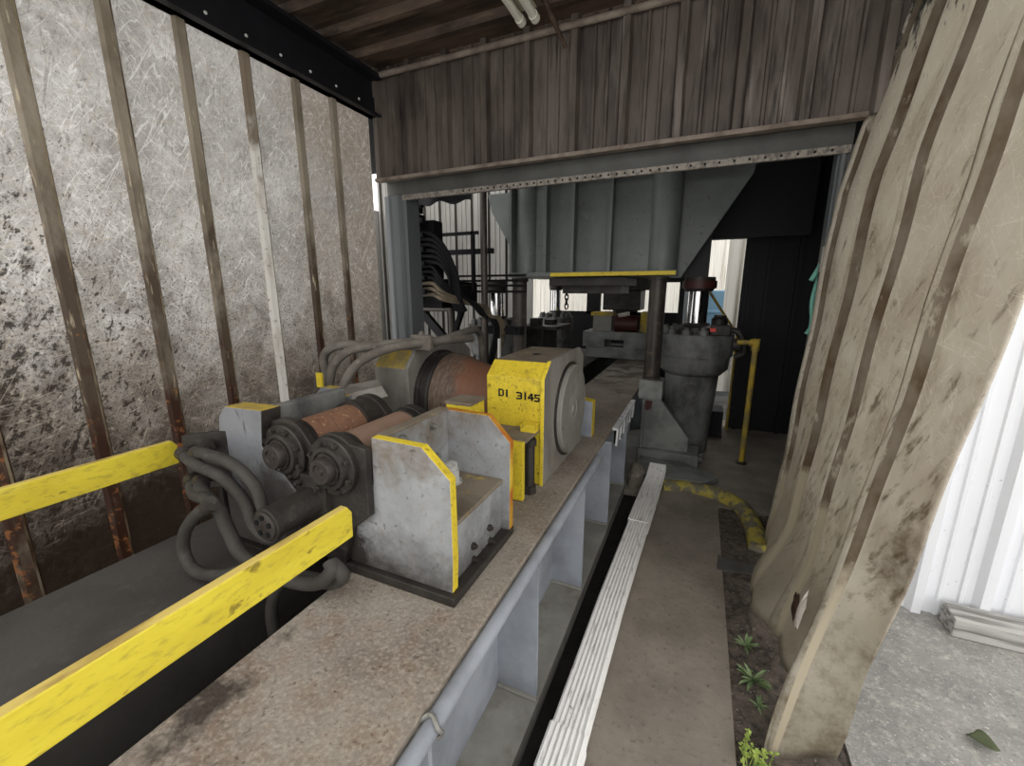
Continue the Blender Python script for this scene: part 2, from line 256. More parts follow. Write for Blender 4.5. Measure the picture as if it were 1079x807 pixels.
# ---------------------------------------------------------------- mesh builder
class MB:
    def __init__(s): s.v = []; s.f = []; s.m = []; s.sm = []
    def add(s, vs, fs, mi=0, smooth=False):
        o = len(s.v); s.v += [Vector(v) for v in vs]
        for f in fs:
            s.f.append([i + o for i in f]); s.m.append(mi); s.sm.append(smooth)
        return s
    def box(s, x0, x1, y0, y1, z0, z1, mi=0):
        v = [(x, y, z) for x in (x0, x1) for y in (y0, y1) for z in (z0, z1)]
        return s.add(v, [(0, 1, 3, 2), (4, 6, 7, 5), (0, 4, 5, 1), (2, 3, 7, 6), (0, 2, 6, 4), (1, 5, 7, 3)], mi)
    def obox(s, c, ax, ay, az, mi=0):
        """oriented box: centre and three half-axis vectors"""
        c = Vector(c); ax = Vector(ax); ay = Vector(ay); az = Vector(az)
        v = [c + i * ax + j * ay + k * az for i in (-1, 1) for j in (-1, 1) for k in (-1, 1)]
        return s.add(v, [(0, 1, 3, 2), (4, 6, 7, 5), (0, 4, 5, 1), (2, 3, 7, 6), (0, 2, 6, 4), (1, 5, 7, 3)], mi)
    def prism(s, ax, pts, a, b, mi=0, side=None):
        """polygon in the plane across axis ax ('x': (y,z), 'y': (x,z), 'z': (x,y)), side: fn(i)->material"""
        def P(p, t): return {'x': (t, p[0], p[1]), 'y': (p[0], t, p[1]), 'z': (p[0], p[1], t)}[ax]
        n = len(pts); v = [P(p, a) for p in pts] + [P(p, b) for p in pts]
        s.add(v, [tuple(range(n)), tuple(range(2 * n - 1, n - 1, -1))], mi)
        for i in range(n):
            j = (i + 1) % n
            s.add([v[i], v[j], v[j + n], v[i + n]], [(0, 1, 2, 3)], side(i) if side else mi)
        return s
    def cyl(s, p0, p1, r0, r1=None, seg=24, mi=0, cap=True, mcap=None):
        r1 = r0 if r1 is None else r1
        p0 = Vector(p0); p1 = Vector(p1); d = (p1 - p0).normalized()
        q = d.to_track_quat('Z', 'Y'); v = []
        for p, r in ((p0, r0), (p1, r1)):
            for i in range(seg):
                a = 2 * math.pi * i / seg
                v.append(p + q @ Vector((r * math.cos(a), r * math.sin(a), 0)))
        s.add(v, [(i, (i + 1) % seg, seg + (i + 1) % seg, seg + i) for i in range(seg)], mi, seg > 8)
        if cap:
            s.add(v[:seg], [tuple(range(seg - 1, -1, -1))], mi if mcap is None else mcap)
            s.add(v[seg:], [tuple(range(seg))], mi if mcap is None else mcap)
        return s
    def lathe(s, o, d, prof, seg=40, mi=0):
        """prof: (t, r[, mat]) along d from o"""
        o = Vector(o); d = Vector(d).normalized(); q = d.to_track_quat('Z', 'Y')
        rings = [[o + d * p[0] + q @ Vector((p[1] * math.cos(2 * math.pi * i / seg), p[1] * math.sin(2 * math.pi * i / seg), 0)) for i in range(seg)] for p in prof]
        for k in range(len(prof) - 1):
            mm = prof[k][2] if len(prof[k]) > 2 else mi
            s.add(rings[k] + rings[k + 1], [(i, (i + 1) % seg, seg + (i + 1) % seg, seg + i) for i in range(seg)], mm, True)
        s.add(rings[0], [tuple(range(seg - 1, -1, -1))], mi); s.add(rings[-1], [tuple(range(seg))], mi)
        return s
    def tube(s, pts, r, seg=10, mi=0, res=8, cap=True, spline=True):
        P = [Vector(p) for p in pts]
        if spline and len(P) > 2:
            out = []
            for i in range(len(P) - 1):
                p0 = P[max(i - 1, 0)]; p1 = P[i]; p2 = P[i + 1]; p3 = P[min(i + 2, len(P) - 1)]
                for k in range(res):
                    t = k / res
                    out.append(.5 * ((2 * p1) + (p2 - p0) * t + (2 * p0 - 5 * p1 + 4 * p2 - p3) * t * t + (3 * p1 - p0 - 3 * p2 + p3) * t ** 3))
            out.append(P[-1]); P = out
        rings = []; up = None
        for i, p in enumerate(P):
            d = (P[min(i + 1, len(P) - 1)] - P[max(i - 1, 0)]).normalized()
            if up is None:
                up = Vector((0, 0, 1)) if abs(d.z) < .9 else Vector((1, 0, 0))
            a = d.cross(up).normalized(); up = a.cross(d).normalized()
            rr = r(i / (len(P) - 1)) if callable(r) else r
            rings.append([p + rr * (math.cos(2 * math.pi * k / seg) * a + math.sin(2 * math.pi * k / seg) * up) for k in range(seg)])
        v = [x for rg in rings for x in rg]; f = []
        for i in range(len(rings) - 1):
            for k in range(seg):
                f.append((i * seg + k, i * seg + (k + 1) % seg, (i + 1) * seg + (k + 1) % seg, (i + 1) * seg + k))
        s.add(v, f, mi, True)
        if cap:
            s.add(rings[0], [tuple(range(seg - 1, -1, -1))], mi); s.add(rings[-1], [tuple(range(seg))], mi)
        return s
    def bolt(s, p, d, r=.014, h=.012, mi=0, shank=.6, sh=.008):
        p = Vector(p); d = Vector(d).normalized()
        s.cyl(p, p + d * h, r, seg=6, mi=mi); s.cyl(p + d * h, p + d * (h + sh), r * shank, seg=10, mi=mi)
        return s
    def grid(s, fn, nu, nv, mi=0, smooth=True, mfn=None):
        v = [fn(i / nu, j / nv) for i in range(nu + 1) for j in range(nv + 1)]
        o = len(s.v); s.v += [Vector(x) for x in v]
        for i in range(nu):
            for j in range(nv):
                a = o + i * (nv + 1) + j
                s.f.append([a, a + nv + 1, a + nv + 2, a + 1]); s.m.append(mfn(i, j) if mfn else mi); s.sm.append(smooth)
        return s
    def build(s, name, mats, parent=None, bevel=0, solid=0, fix=True):
        if not isinstance(mats, (list, tuple)): mats = [mats]
        off = Vector(parent['_w']) if parent is not None else Vector((0, 0, 0))
        me = bpy.data.meshes.new(name)
        me.from_pydata([v - off for v in s.v], [], s.f)
        for m in mats: me.materials.append(m)
        for p, mi, sm in zip(me.polygons, s.m, s.sm): p.material_index = mi; p.use_smooth = sm
        bm = bmesh.new(); bm.from_mesh(me)
        bmesh.ops.remove_doubles(bm, verts=bm.verts, dist=1e-5)
        if fix: bmesh.ops.recalc_face_normals(bm, faces=bm.faces)
        bm.to_mesh(me); bm.free()
        if any(s.sm): me.set_sharp_from_angle(angle=R(40))
        o = bpy.data.objects.new(name, me); COL.objects.link(o)
        if parent is not None:
            o.parent = parent; o['_w'] = list(off)
        if bevel:
            b = o.modifiers.new('bevel', 'BEVEL'); b.width = bevel; b.segments = 2; b.limit_method = 'ANGLE'; b.angle_limit = R(35); b.harden_normals = False
        if solid:
            d = o.modifiers.new('solid', 'SOLIDIFY'); d.thickness = solid; d.offset = 0
        if parent is None: o['_w'] = [0, 0, 0]
        return o

def tag(o, label, cat, group=None):
    o['label'] = label; o['category'] = cat
    if group: o['group'] = group
    return o
def thing(name, loc, label, cat, group=None):
    o = bpy.data.objects.new(name, None); COL.objects.link(o)
    o.location = loc; o.empty_display_size = .1; o['_w'] = list(loc)
    return tag(o, label, cat, group)
def struct(o): o['kind'] = 'structure'; return o

# ================================================================= SETTING
# --- ground
struct(MB().box(-.46, 4.5, 3.3, 5.75, -.12, 0).box(-.29, .25, -1.2, 3.3, -.12, 0).build('floor', [m_conc]))
# the back room slab is darker than the walkway: separate slab
struct(MB().box(-6, 4.5, 5.75, 11, -.14, -.005).box(-6, -.46, 3.0, 5.75, -.14, -.005).build('floor_back', [m_conc2]))
struct(MB().box(.62, 7, -3, 3.3, -.12, -.012).build('ground_outside', [m_asph]))
def soil(u, v):
    x = .25 + .40 * u; y = -1 + 4.3 * v
    return (x, y, -.012 + .014 * math.sin(23 * x + 3) * math.sin(17 * y) + .008 * math.sin(61 * x) * math.sin(47 * y + 1))
struct(MB().grid(soil, 14, 120).build('ground_soil', [m_soil]))
struct(MB().box(-2.5, -.29, -1.2, 3.3, -.14, -.05).build('ground_trench', [m_oil]))

# --- left wall: ribbed sheeting
RIBY = [-.05, .26, .566, .871, 1.175, 1.471, 1.79, 2.11, 2.40]
prof = [(-.6, 0, 0)]
for y in RIBY:
    mi = 1 if abs(y - 1.79) > .01 else 2
    prof += [(y - .034, 0, mi), (y - .024, .022, mi), (y + .012, .022, 3), (y + .022, .014, mi), (y + .030, .0, 0)]
prof += [(2.74, 0, 0)]
mb = MB()
for k in range(len(prof) - 1):
    (y0, d0, mi), (y1, d1, _) = prof[k], prof[k + 1]
    n = 14
    mb.grid(lambda u, v, y0=y0, y1=y1, d0=d0, d1=d1: (-2.4 + d0 + (d1 - d0) * u, y0 + (y1 - y0) * u, -.1 + 3.02 * v), 1, n, mi, smooth=False)
struct(mb.build('wall_left', [m_wall, m_rib, m_ribw, m_lip], solid=0))

t = MB()
t.box(-2.40, -2.345, -.6, 2.77, 2.87, 3.0); t.box(-2.40, -2.30, -.6, 2.77, 2.87, 2.885); t.box(-2.405, -2.36, -.6, 2.77, 3.0, 3.17)
t.box(-2.40, -2.27, -.6, 2.77, 3.11, 3.135)
tr = struct(t.build('trim_1', [m_black]))
for i in range(9):
    y = 1.16 + i * .205
    MB().lathe((-2.345, y, 2.935), (1, 0, 0), [(0, .0085), (.004, .008), (.006, .004)], 12).build('screw', [m_white], tr)

# --- ceiling: ribbed roofing, ribs along x
prof = []
y = .35
while y < 2.8:
    prof += [(y, 0), (y + .10, 0), (y + .13, -.035), (y + .17, -.035), (y + .20, 0)]; y += .26
mb = MB()
for k in range(len(prof) - 1):
    (y0, d0), (y1, d1) = prof[k], prof[k + 1]
    mb.grid(lambda u, v, y0=y0, y1=y1, d0=d0, d1=d1: (-2.45 + 3.25 * v, min(y0 + (y1 - y0) * u, 2.83), 3.2 + d0 + (d1 - d0) * u - .012 * v), 1, 6, 0, smooth=False)
mb.box(-2.45, .8, .35, 2.83, 3.21, 3.26)
struct(mb.build('ceiling', [m_ceil]))

# --- header wall: cladding
mb = MB()
prof = []
x = -2.385
while x < .70:
    prof += [(x, 0), (x + .014, .042), (x + .055, .042), (x + .069, 0), (x + .142, 0), (x + .147, .014), (x + .162, .014), (x + .167, 0), (x + .222, 0), (x + .227, .014), (x + .242, .014), (x + .247, 0)]
    x += .305
prof.append((.76, 0))
prof = [p for p in prof if p[0] <= .76]
for k in range(len(prof) - 1):
    (x0, d0), (x1, d1) = prof[k], prof[k + 1]
    mb.grid(lambda u, v, x0=x0, x1=x1, d0=d0, d1=d1: (x0 + (x1 - x0) * u, 2.80 - d0 - (d1 - d0) * u, 2.44 + .76 * v), 1, 1, 0, smooth=False)
mb.box(-2.385, .76, 2.802, 2.83, 2.44, 3.2)
struct(mb.build('wall_back', [m_head]))
struct(MB().box(-2.38, .66, 2.745, 2.80, 2.425, 2.45).build('trim_2', [m_trim], bevel=.003))
struct(MB().cyl((-2.36, 2.755, 3.135), (.74, 2.755, 3.135), .02, seg=12).build('trim_3', [m_trim]))
mb = MB().box(-2.36, .64, 2.86, 3.0, 2.33, 2.44).box(-2.36, .64, 2.80, 3.0, 2.438, 2.446)
struct(mb.build('trim_4', [m_lintel]))
mb = MB().box(-2.2, .63, 2.835, 2.86, 2.295, 2.332)
x = -1.65
while x < .62:
    mb.cyl((x, 2.836, 2.314), (x, 2.833, 2.314), .007, seg=8, mi=1); x += .05 if x < -.2 else .075
struct(mb.build('trim_5', [m_perf, m_hole]))
# door-opening jambs
mb = MB()
mb.prism('z', [(-2.375, 2.87), (-2.375, 2.84), (-2.335, 2.84), (-2.32, 2.855), (-2.295, 2.855), (-2.28, 2.835), (-2.24, 2.835), (-2.225, 2.855), (-2.205, 2.855), (-2.195, 2.84), (-2.165, 2.84), (-2.165, 3.0), (-2.375, 3.0)], 0, 2.335)
struct(mb.build('trim_6', [m_gsteel]))
struct(MB().box(.585, .66, 2.87, 2.96, 0, 2.34).build('trim_7', [m_gsteel], bevel=.004))

# --- right wall: leaning fibreglass sheets that buckle at the foot
def lerp(a, b, t): return a + (b - a) * t
def smooth(t): t = max(0, min(1, t)); return t * t * (3 - 2 * t)
def poly(pts, s):
    n = len(pts) - 1; i = min(int(s * n), n - 1); t = s * n - i
    p0 = pts[max(i - 1, 0)]; p1 = pts[i]; p2 = pts[i + 1]; p3 = pts[min(i + 2, n)]
    return tuple(.5 * (2 * p1[k] + (p2[k] - p0[k]) * t + (2 * p0[k] - 5 * p1[k] + 4 * p2[k] - p3[k]) * t * t + (3 * p1[k] - p0[k] - 3 * p2[k] + p3[k]) * t ** 3) for k in (0, 1))
def wallx(y, z):
    near = .572 + .107 * z; far = .535 + .045 * z + max(0, z - 2.1) * .16
    return lerp(near, far, max(0, min(1, (y - 1.5) / 1.3)))
def ribh(y, ribs):
    h = 0
    for c in ribs:
        d = abs(y - c)
        h = max(h, 1 if d < .02 else (0 if d > .045 else (1 - (d - .02) / .025)))
    return h
def sheet(y0, y1, foot, ribs, zf, dx=0.0, decay=.55, power=2):
    n = int((y1 - y0) / .011)
    def fn(u, v):
        y = lerp(y0, y1, u); z = zf(u) + (3.22 - zf(u)) * v
        xs = wallx(y, z) + dx - .028 * ribh(y, ribs) + .004 * math.sin(9 * z + 5 * y)
        fx, fy = poly(foot, u)
        w = 1 - smooth(z / decay)
        w = w ** power
        wob = (.012 if power > 1.5 else .003) * math.sin(21 * y + 11 * z) * w
        return (xs + (fx - wallx(y, 0)) * w + .018 * ribh(y, ribs) * w + wob, lerp(y, fy, w), z)
    def mf(i, j):
        y = lerp(y0, y1, (i + .5) / n)
        return 1 if any(-.047 < y - c < -.024 for c in ribs) else 0
    return fn, n, mf
mb = MB()
fnA, nA, mfA = sheet(1.86, 2.98, [(.47, 1.80), (.44, 1.98), (.375, 2.28), (.46, 2.66), (.565, 3.03)], [2.17, 2.50, 2.82], lambda u: .0 + .05 * max(0, math.sin(u * 7)) + .06 * smooth((u - .6) / .3))
mb.grid(fnA, nA, 70, mfn=mfA)
fnB, nB, mfB = sheet(1.50, 1.88, [(.568, 1.505), (.50, 1.485), (.43, 1.455), (.365, 1.425), (.335, 1.42)], [1.80], lambda u: .0 + .012 * math.sin(u * 9), dx=-.004, decay=1.15, power=1.15)
mb.grid(fnB, nB, 70, mfn=mfB)
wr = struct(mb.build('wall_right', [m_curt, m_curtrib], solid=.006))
def patch(c, a, b, bulge):
    c = Vector(c); a = Vector(a); b = Vector(b)
    def f(u, v):
        r = u; t = 2 * math.pi * v; k = 1 + .13 * math.sin(5 * t) + .08 * math.sin(11 * t + 1)
        return c + a * r * k * math.cos(t) + b * r * k * math.sin(t) + Vector(bulge) * (1 - r * r)
    return f
MB().grid(patch((.478, 1.80, .345), (.0, .03, -.01), (.012, .012, .085), (-.018, -.01, 0)), 6, 28).build('torn_fibre_edge', [m_plast], wr)
MB().grid(patch((.470, 1.86, .315), (-.002, .035, .02), (.008, 0, .05), (-.006, 0, 0)), 4, 20).build('rusty_tear', [m_holeb], wr)

# --- back room shell
def corr_x(name, x0, x1, y, z0, z1, mat, pitch=.305, d=.03, sgn=-1, mat2=None):
    mb = MB(); prof = []; x = x0
    while x < x1 - pitch:
        prof += [(x, 0), (x + .02, d), (x + .06, d), (x + .08, 0), (x + .15, 0), (x + .155, d * .3), (x + .17, d * .3), (x + .175, 0), (x + .23, 0), (x + .235, d * .3), (x + .25, d * .3), (x + .255, 0)]; x += pitch
    prof.append((x1, 0))
    for k in range(len(prof) - 1):
        (a, d0), (b, d1) = prof[k], prof[k + 1]
        mb.add([(a, y + sgn * d0, z0), (b, y + sgn * d1, z0), (b, y + sgn * d1, z1), (a, y + sgn * d0, z1)], [(0, 1, 2, 3)], 1 if (k % 12 in (0, 2)) else 0)
    mb.box(x0, x1, y + .004, y + .03, z0, z1)
    return mb.build(name, [mat, mat2 or mat])
struct(corr_x('wall_bay', -5.4, -2.45, 6.3, 0, 4.6, m_backwall, d=.05, mat2=m_bayrib))
struct(MB().box(-5.5, -5.4, 3, 6.3, 0, 3).build('wall_bay_side', [m_backwall]))
# dark rear wall on the right with a doorway
mb = MB()
mb.box(.40, 1.6, 5.45, 5.5, 0, 3.3).box(-.25, .40, 5.45, 5.5, 2.17, 3.3)
for x in (.46, .62, .9, 1.1): mb.box(x, x + .04, 5.41, 5.45, 0, 3.3)
struct(mb.build('wall_rear', [m_dark]))
struct(MB().box(1.15, 1.2, 2.98, 5.45, 0, 3.3).box(.66, 1.2, 2.93, 2.98, 0, 3.3).build('wall_dark_side', [m_dark]))
struct(MB().box(-2.7, 1.3, 3.02, 5.5, 3.3, 3.36).box(-2.7, -.19, 5.5, 7.66, 3.3, 3.36).box(-5.5, -2.7, 3.02, 5.3, 3.3, 3.36).build('ceiling_back', [m_dark]))  # last box: unseen bay roof added to darken the press room
struct(MB().box(-2.6, -2.45, 7.6, 7.66, 0, 3.3).box(-2.45, -.25, 7.6, 7.66, 1.75, 3.3).box(-2.6, -.25, 7.6, 7.66, 0, 1.25).box(-1.9, -1.65, 7.6, 7.66, 1.2, 1.8).box(-1.4, -1.0, 7.6, 7.66, 1.2, 1.8).build('wall_far', [m_dark]))  # low full-width box added to block the bright opening down to the floor
struct(MB().box(-.25, -.19, 5.5, 7.66, 0, 3.3).build('wall_press_shield', [m_dark]))  # unseen blocker that keeps the yard daylight off the press
# outside beyond the rear openings
struct(corr_x('wall_yard', -6, 5, 11.5, -.1, 3.4, m_strip, sgn=-1))

# --- white tin shed wall outside on the right
mb = MB(); prof = []; x = .86
while x < 4.2:
    prof += [(x, 0), (x + .018, .035), (x + .055, .035), (x + .073, 0), (x + .11, 0), (x + .116, .01), (x + .132, .01), (x + .138, 0), (x + .19, 0), (x + .196, .01), (x + .21, .01), (x + .216, 0)]; x += .245
for k in range(len(prof) - 1):
    (a, d0), (b, d1) = prof[k], prof[k + 1]
    mb.add([(a, 2.56 - d0, -.02), (b, 2.56 - d1, -.02), (b, 2.56 - d1, 3.0), (a, 2.56 - d0, 3.0)], [(0, 1, 2, 3)])
mb.box(.86, 4.2, 2.565, 2.6, -.02, 3.0)
struct(mb.build('wall_shed', [m_tin]))

# ================================================================= TRACK BEAMS
ZB = .66
def ibeam(name, label, x_out, x_in, sgn, topmat, y1):
    """x_out: flange edge on the outside, sgn: +1 outside is +x"""
    o = thing(name, (x_out, 2.0, 0), label, 'beam')
    xa, xb = sorted((x_out, x_in))
    MB().box(xa, xb, -.5, y1, .632, ZB).build('top_plate', [topmat], o, bevel=.004)
    w = x_out - sgn * .135
    MB().box(w - .01, w + .01, -.5, y1, .03, .632).build('web', [m_grey], o)
    w2 = x_in + sgn * .06
    MB().box(w2 - .01, w2 + .01, -.5, y1, .03, .632).build('inner_web', [m_plate], o)
    b0, b1 = sorted((x_out + sgn * .05, x_in))
    MB().box(b0, b1, -.5, y1, -.05, .03).build('bottom_flange', [m_greyd], o)
    return o
rb = ibeam('track_beam', 'grey steel track beam with rusty top plate and open stiffened side, beside the white downspout', -.5, -1.02, 1, m_beamtop, 6.9)
for y in (-.12, .58, 1.264, 1.945, 2.64, 3.3, 4.9, 5.6):
    MB().box(-.625, -.458, y, y + .012, .03, .632).build('stiffener', [m_grey], rb)
    m_ = MB()
    m_.tube([(-.622, y - .004, .034), (-.54, y - .006, .036), (-.455, y - .004, .034)], .010, 6, res=3)
    m_.build('weld_bead', [m_greyd], rb)
MB().tube([(-.477, -.5, .632), (-.477, 2.35, .632)], .021, 14, spline=False).build('guide_pipe', [m_grey], rb)
mb = MB()
pts = [(-.477 + .027 * math.cos(a), .62, .632 + .027 * math.sin(a)) for a in [R(k) for k in range(-60, 250, 20)]]
mb.tube([(p[0], .62 + .006 * math.sin(i), p[2]) for i, p in enumerate(pts)] + [(-.50, .63, .575)], .006, 8, res=2)
mb.build('pipe_clip', [m_bolt], rb)
mb = MB().box(-.490, -.476, 2.90, 3.74, .53, .64, 1).box(-.50, -.462, 2.88, 3.76, .636, .652, 0)
for i in range(6):
    y = 2.88 + i * .15
    mb.prism('x', [(y, .52), (y + .065, .52), (y + .105, .64), (y + .04, .64)], -.475, -.462, 0)
mb.build('slotted_plate', [m_trimw, m_hole], rb)
lb = ibeam('track_beam', 'dark track beam with smooth greasy top plate along the left wall', -1.82, -1.30, -1, m_plate, 6.9)
for y in (.58, 1.264, 1.945, 2.64):
    MB().box(-1.86, -1.69, y, y + .012, .03, .632).build('stiffener', [m_plate], lb)

# ================================================================= GUARD BOARDS
def guard(x, y1, label):
    o = thing('guard_rail', (x, -.35, ZB), label, 'guard rail', 'yellow guard boards')
    z0, z1 = .968, 1.06
    prof = [(-.5, z0), (y1, z0), (y1 + .003, z0 + .07), (y1 - .012, z1), (-.5, z1)]
    mb = MB().prism('x', prof, x - .024, x, 0, side=lambda i: 1 if i == 3 else 0)
    mb.build('board', [m_yboard, m_boardtop], o, bevel=.004)
    MB().box(x - .10, x - .024, -.42, -.34, ZB, 1.05).build('post', [m_yboard], o, bevel=.004)
    return o
guard(-.785, .735, 'near yellow painted guard board reaching up to the drive motor')
guard(-1.745, .838, 'far yellow painted guard board in front of the scratched left wall')

# ================================================================= RIGHT MOUNT
mt = thing('roller_mount', (-.8, 1.15, ZB), 'open grey steel mount box with yellow edges and exposed bolts', 'machine mount', 'roller mounts')
MB().box(-1.12, -.603, .925, 1.375, ZB, .692).build('base_plate', [m_grease], mt, bevel=.004)
yedge = lambda i: 1 if i in (2, 3, 4) else 0
ppts = [(-1.03, .692), (-.62, .692), (-.615, .80), (-.616, 1.066), (-.712, 1.155), (-.9, 1.158), (-.905, 1.0), (-1.03, .86)]
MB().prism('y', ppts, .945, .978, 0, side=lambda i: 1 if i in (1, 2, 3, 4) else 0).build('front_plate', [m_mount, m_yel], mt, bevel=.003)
ppts = [(-.9, .692), (-.605, .692), (-.602, 1.05), (-.692, 1.146), (-.9, 1.15)]
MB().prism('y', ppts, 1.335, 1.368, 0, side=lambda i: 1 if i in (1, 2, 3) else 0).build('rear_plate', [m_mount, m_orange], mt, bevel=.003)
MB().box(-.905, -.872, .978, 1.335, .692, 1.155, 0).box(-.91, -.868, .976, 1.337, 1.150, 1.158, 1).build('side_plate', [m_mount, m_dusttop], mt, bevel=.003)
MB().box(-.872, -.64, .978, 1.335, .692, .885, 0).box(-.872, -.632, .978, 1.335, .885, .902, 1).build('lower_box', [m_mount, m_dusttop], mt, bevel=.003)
for p in ((-.64, 1.105, .755), (-.64, 1.225, .757), (-.64, 1.108, .702), (-.64, 1.23, .70)):
    MB().bolt(p, (1, 0, 0), .0125, .011).build('hex_bolt', [m_hub], mt)
for p in ((-.872, 1.05, 1.125), (-.872, 1.225, 1.115), (-.872, 1.24, .99)):
    MB().bolt(p, (1, 0, 0), .0135, .018).build('hex_bolt', [m_bolt], mt)
mb = MB().cyl((-.80, 1.235, .902), (-.80, 1.235, .908), .042, seg=20).cyl((-.80, 1.235, .908), (-.80, 1.235, .953), .036, .035, seg=6).lathe((-.80, 1.235, .953), (0, 0, 1), [(0, .026), (.022, .025), (.03, .015)], 14)
mb.build('anchor_nut', [m_nutw], mt)
MB().box(-.92, -.805, 1.40, 1.52, ZB, 1.152, 0).box(-.925, -.80, 1.395, 1.525, 1.152, 1.165, 1).build('stop_block', [m_yel, m_dusttop], mt, bevel=.004)
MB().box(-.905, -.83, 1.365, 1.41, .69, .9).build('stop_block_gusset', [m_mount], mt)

# ================================================================= LEFT MOUNT
lm = thing('roller_mount', (-1.5, 1.15, ZB), 'grey clipped-corner mount plate with thick greasy edge left of the rollers', 'machine mount', 'roller mounts')
pp = [(-1.56, .692), (-1.10, .692), (-1.06, .80), (-1.325, 1.085), (-1.305, 1.213), (-1.52, 1.204), (-1.54, 1.165), (-1.562, 1.05)]
pp = [(-1.56, .692), (-1.20, .692), (-1.17, .94), (-1.325, 1.085), (-1.305, 1.213), (-1.50, 1.206), (-1.537, 1.165), (-1.562, 1.05)]
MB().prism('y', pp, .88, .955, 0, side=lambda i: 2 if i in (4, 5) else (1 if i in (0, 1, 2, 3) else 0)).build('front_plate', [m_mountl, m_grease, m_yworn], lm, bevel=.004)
MB().box(-1.60, -1.20, .86, 1.42, ZB, .692).build('base_plate', [m_grease], lm, bevel=.004)
MB().box(-1.41, -1.36, .955, 1.30, .692, 1.195).build('side_plate', [m_cast], lm, bevel=.006)
pp = [(-1.60, .692), (-1.36, .692), (-1.36, 1.16), (-1.50, 1.16), (-1.58, 1.10)]
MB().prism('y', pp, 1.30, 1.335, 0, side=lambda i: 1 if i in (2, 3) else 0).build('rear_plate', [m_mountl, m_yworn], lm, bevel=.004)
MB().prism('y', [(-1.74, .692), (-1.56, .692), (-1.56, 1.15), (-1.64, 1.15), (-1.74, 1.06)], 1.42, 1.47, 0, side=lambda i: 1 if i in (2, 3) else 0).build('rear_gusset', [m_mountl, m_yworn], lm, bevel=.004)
MB().box(-1.56, -1.385, 1.42, 1.45, .692, .95).build('tie_plate', [m_grease], lm)

# ================================================================= ROLLER UNIT
ru = thing('pinch_roller_unit', (-1.13, 1.1, ZB), 'pair of rusty rollers with greasy flanged bearings on a black iron plate', 'roller unit')
R1 = (-1.245, 1.068); R2 = (-1.03, 1.055)
def arc(c, r, a0, a1, n): return [(c[0] + r * math.cos(R(a0 + (a1 - a0) * k / n)), c[1] + r * math.sin(R(a0 + (a1 - a0) * k / n))) for k in range(n + 1)]
pl = [(-1.345, .70), (-1.03, .70), (-.99, .83), (-.905, .90), (-.90, 1.13)] + arc(R2, .105, 50, 130, 7) + [(-1.125, 1.10)] + arc(R1, .115, 50, 115, 7) + [(-1.345, 1.165)]
MB().prism('y', pl, .915, .943).build('bearing_plate', [m_grease], ru, bevel=.003)
pl2 = [(-1.33, .70), (-.92, .70), (-.92, 1.12)] + arc(R2, .10, 50, 130, 7) + [(-1.125, 1.10)] + arc(R1, .11, 50, 115, 7) + [(-1.33, 1.12)]
MB().prism('y', pl2, 1.29, 1.33).build('rear_bearing_plate', [m_grease], ru, bevel=.003)
for (x, z) in (R1, R2):
    fl = MB().lathe((x, .915, z), (0, -1, 0), [(0, .098), (.016, .098), (.02, .094), (.02, .074), (.034, .070), (.036, .058), (.03, .054)], 36).build('bearing_flange', [m_grease], ru)
    for k in range(8):
        a = R(22 + 45 * k)
        MB().bolt((x + .084 * math.cos(a), .896, z + .084 * math.sin(a)), (0, -1, 0), .0095, .01, sh=.004).build('flange_bolt', [m_hub], fl)
    MB().lathe((x, .89, z), (0, -1, 0), [(0, .05), (.012, .05), (.012, .043), (.034, .043), (.040, .039), (.040, .026), (.034, .024), (.034, .012), (.038, .010)], 30).build('shaft_hub', [m_hub], fl)
MB().lathe((R1[0], .943, R1[1]), (0, 1, 0), [(0, .100, 1), (.028, .100, 1), (.0285, .092, 0), (.26, .092, 1), (.262, .104, 1), (.30, .104, 1), (.302, .104, 1), (.345, .10, 1)], 48).build('roller', [m_rust, m_grease], ru)
MB().lathe((R2[0], .943, R2[1]), (0, 1, 0), [(0, .094, 1), (.03, .094, 1), (.032, .088, 0), (.31, .088, 1), (.312, .093, 1), (.345, .093, 1)], 48).build('roller', [m_rust2, m_grease], ru)
# hydraulic motor
MX, MZ = -1.118, .925
mo = MB().lathe((MX, .915, MZ), (0, -1, 0), [(0, .062), (.03, .062), (.032, .050), (.17, .050), (.172, .053), (.19, .053), (.192, .049)], 36).build('drive_motor', [m_grease], ru)
MB().prism('y', [(MX - .03, MZ - .085), (MX + .03, MZ - .085), (MX + .06, MZ - .03), (MX + .065, MZ + .065), (MX + .03, MZ + .09), (MX - .04, MZ + .09), (MX - .07, MZ + .03), (MX - .065, MZ - .04)], .885, .912).build('motor_flange', [m_grease], mo, bevel=.003)
MB().lathe((MX, .723, MZ), (0, -1, 0), [(0, .045), (.006, .045), (.008, .041)], 30).build('end_plate', [m_hub], mo)
for k in range(5):
    a = R(20 + 72 * k)
    MB().cyl((MX + .028 * math.cos(a), .716, MZ + .028 * math.sin(a)), (MX + .028 * math.cos(a), .711, MZ + .028 * math.sin(a)), .0085, seg=8).build('socket_bolt', [m_hoseblk], mo)
for dx, dz in ((.045, .055), (-.045, .06), (.04, -.06)):
    MB().bolt((MX + dx, .885, MZ + dz), (0, -1, 0), .011, .012).build('flange_bolt', [m_hub], mo)
MB().box(MX - .045, MX - .005, .78, .84, MZ - .085, MZ - .045).build('port_block', [m_grease], mo, bevel=.004)

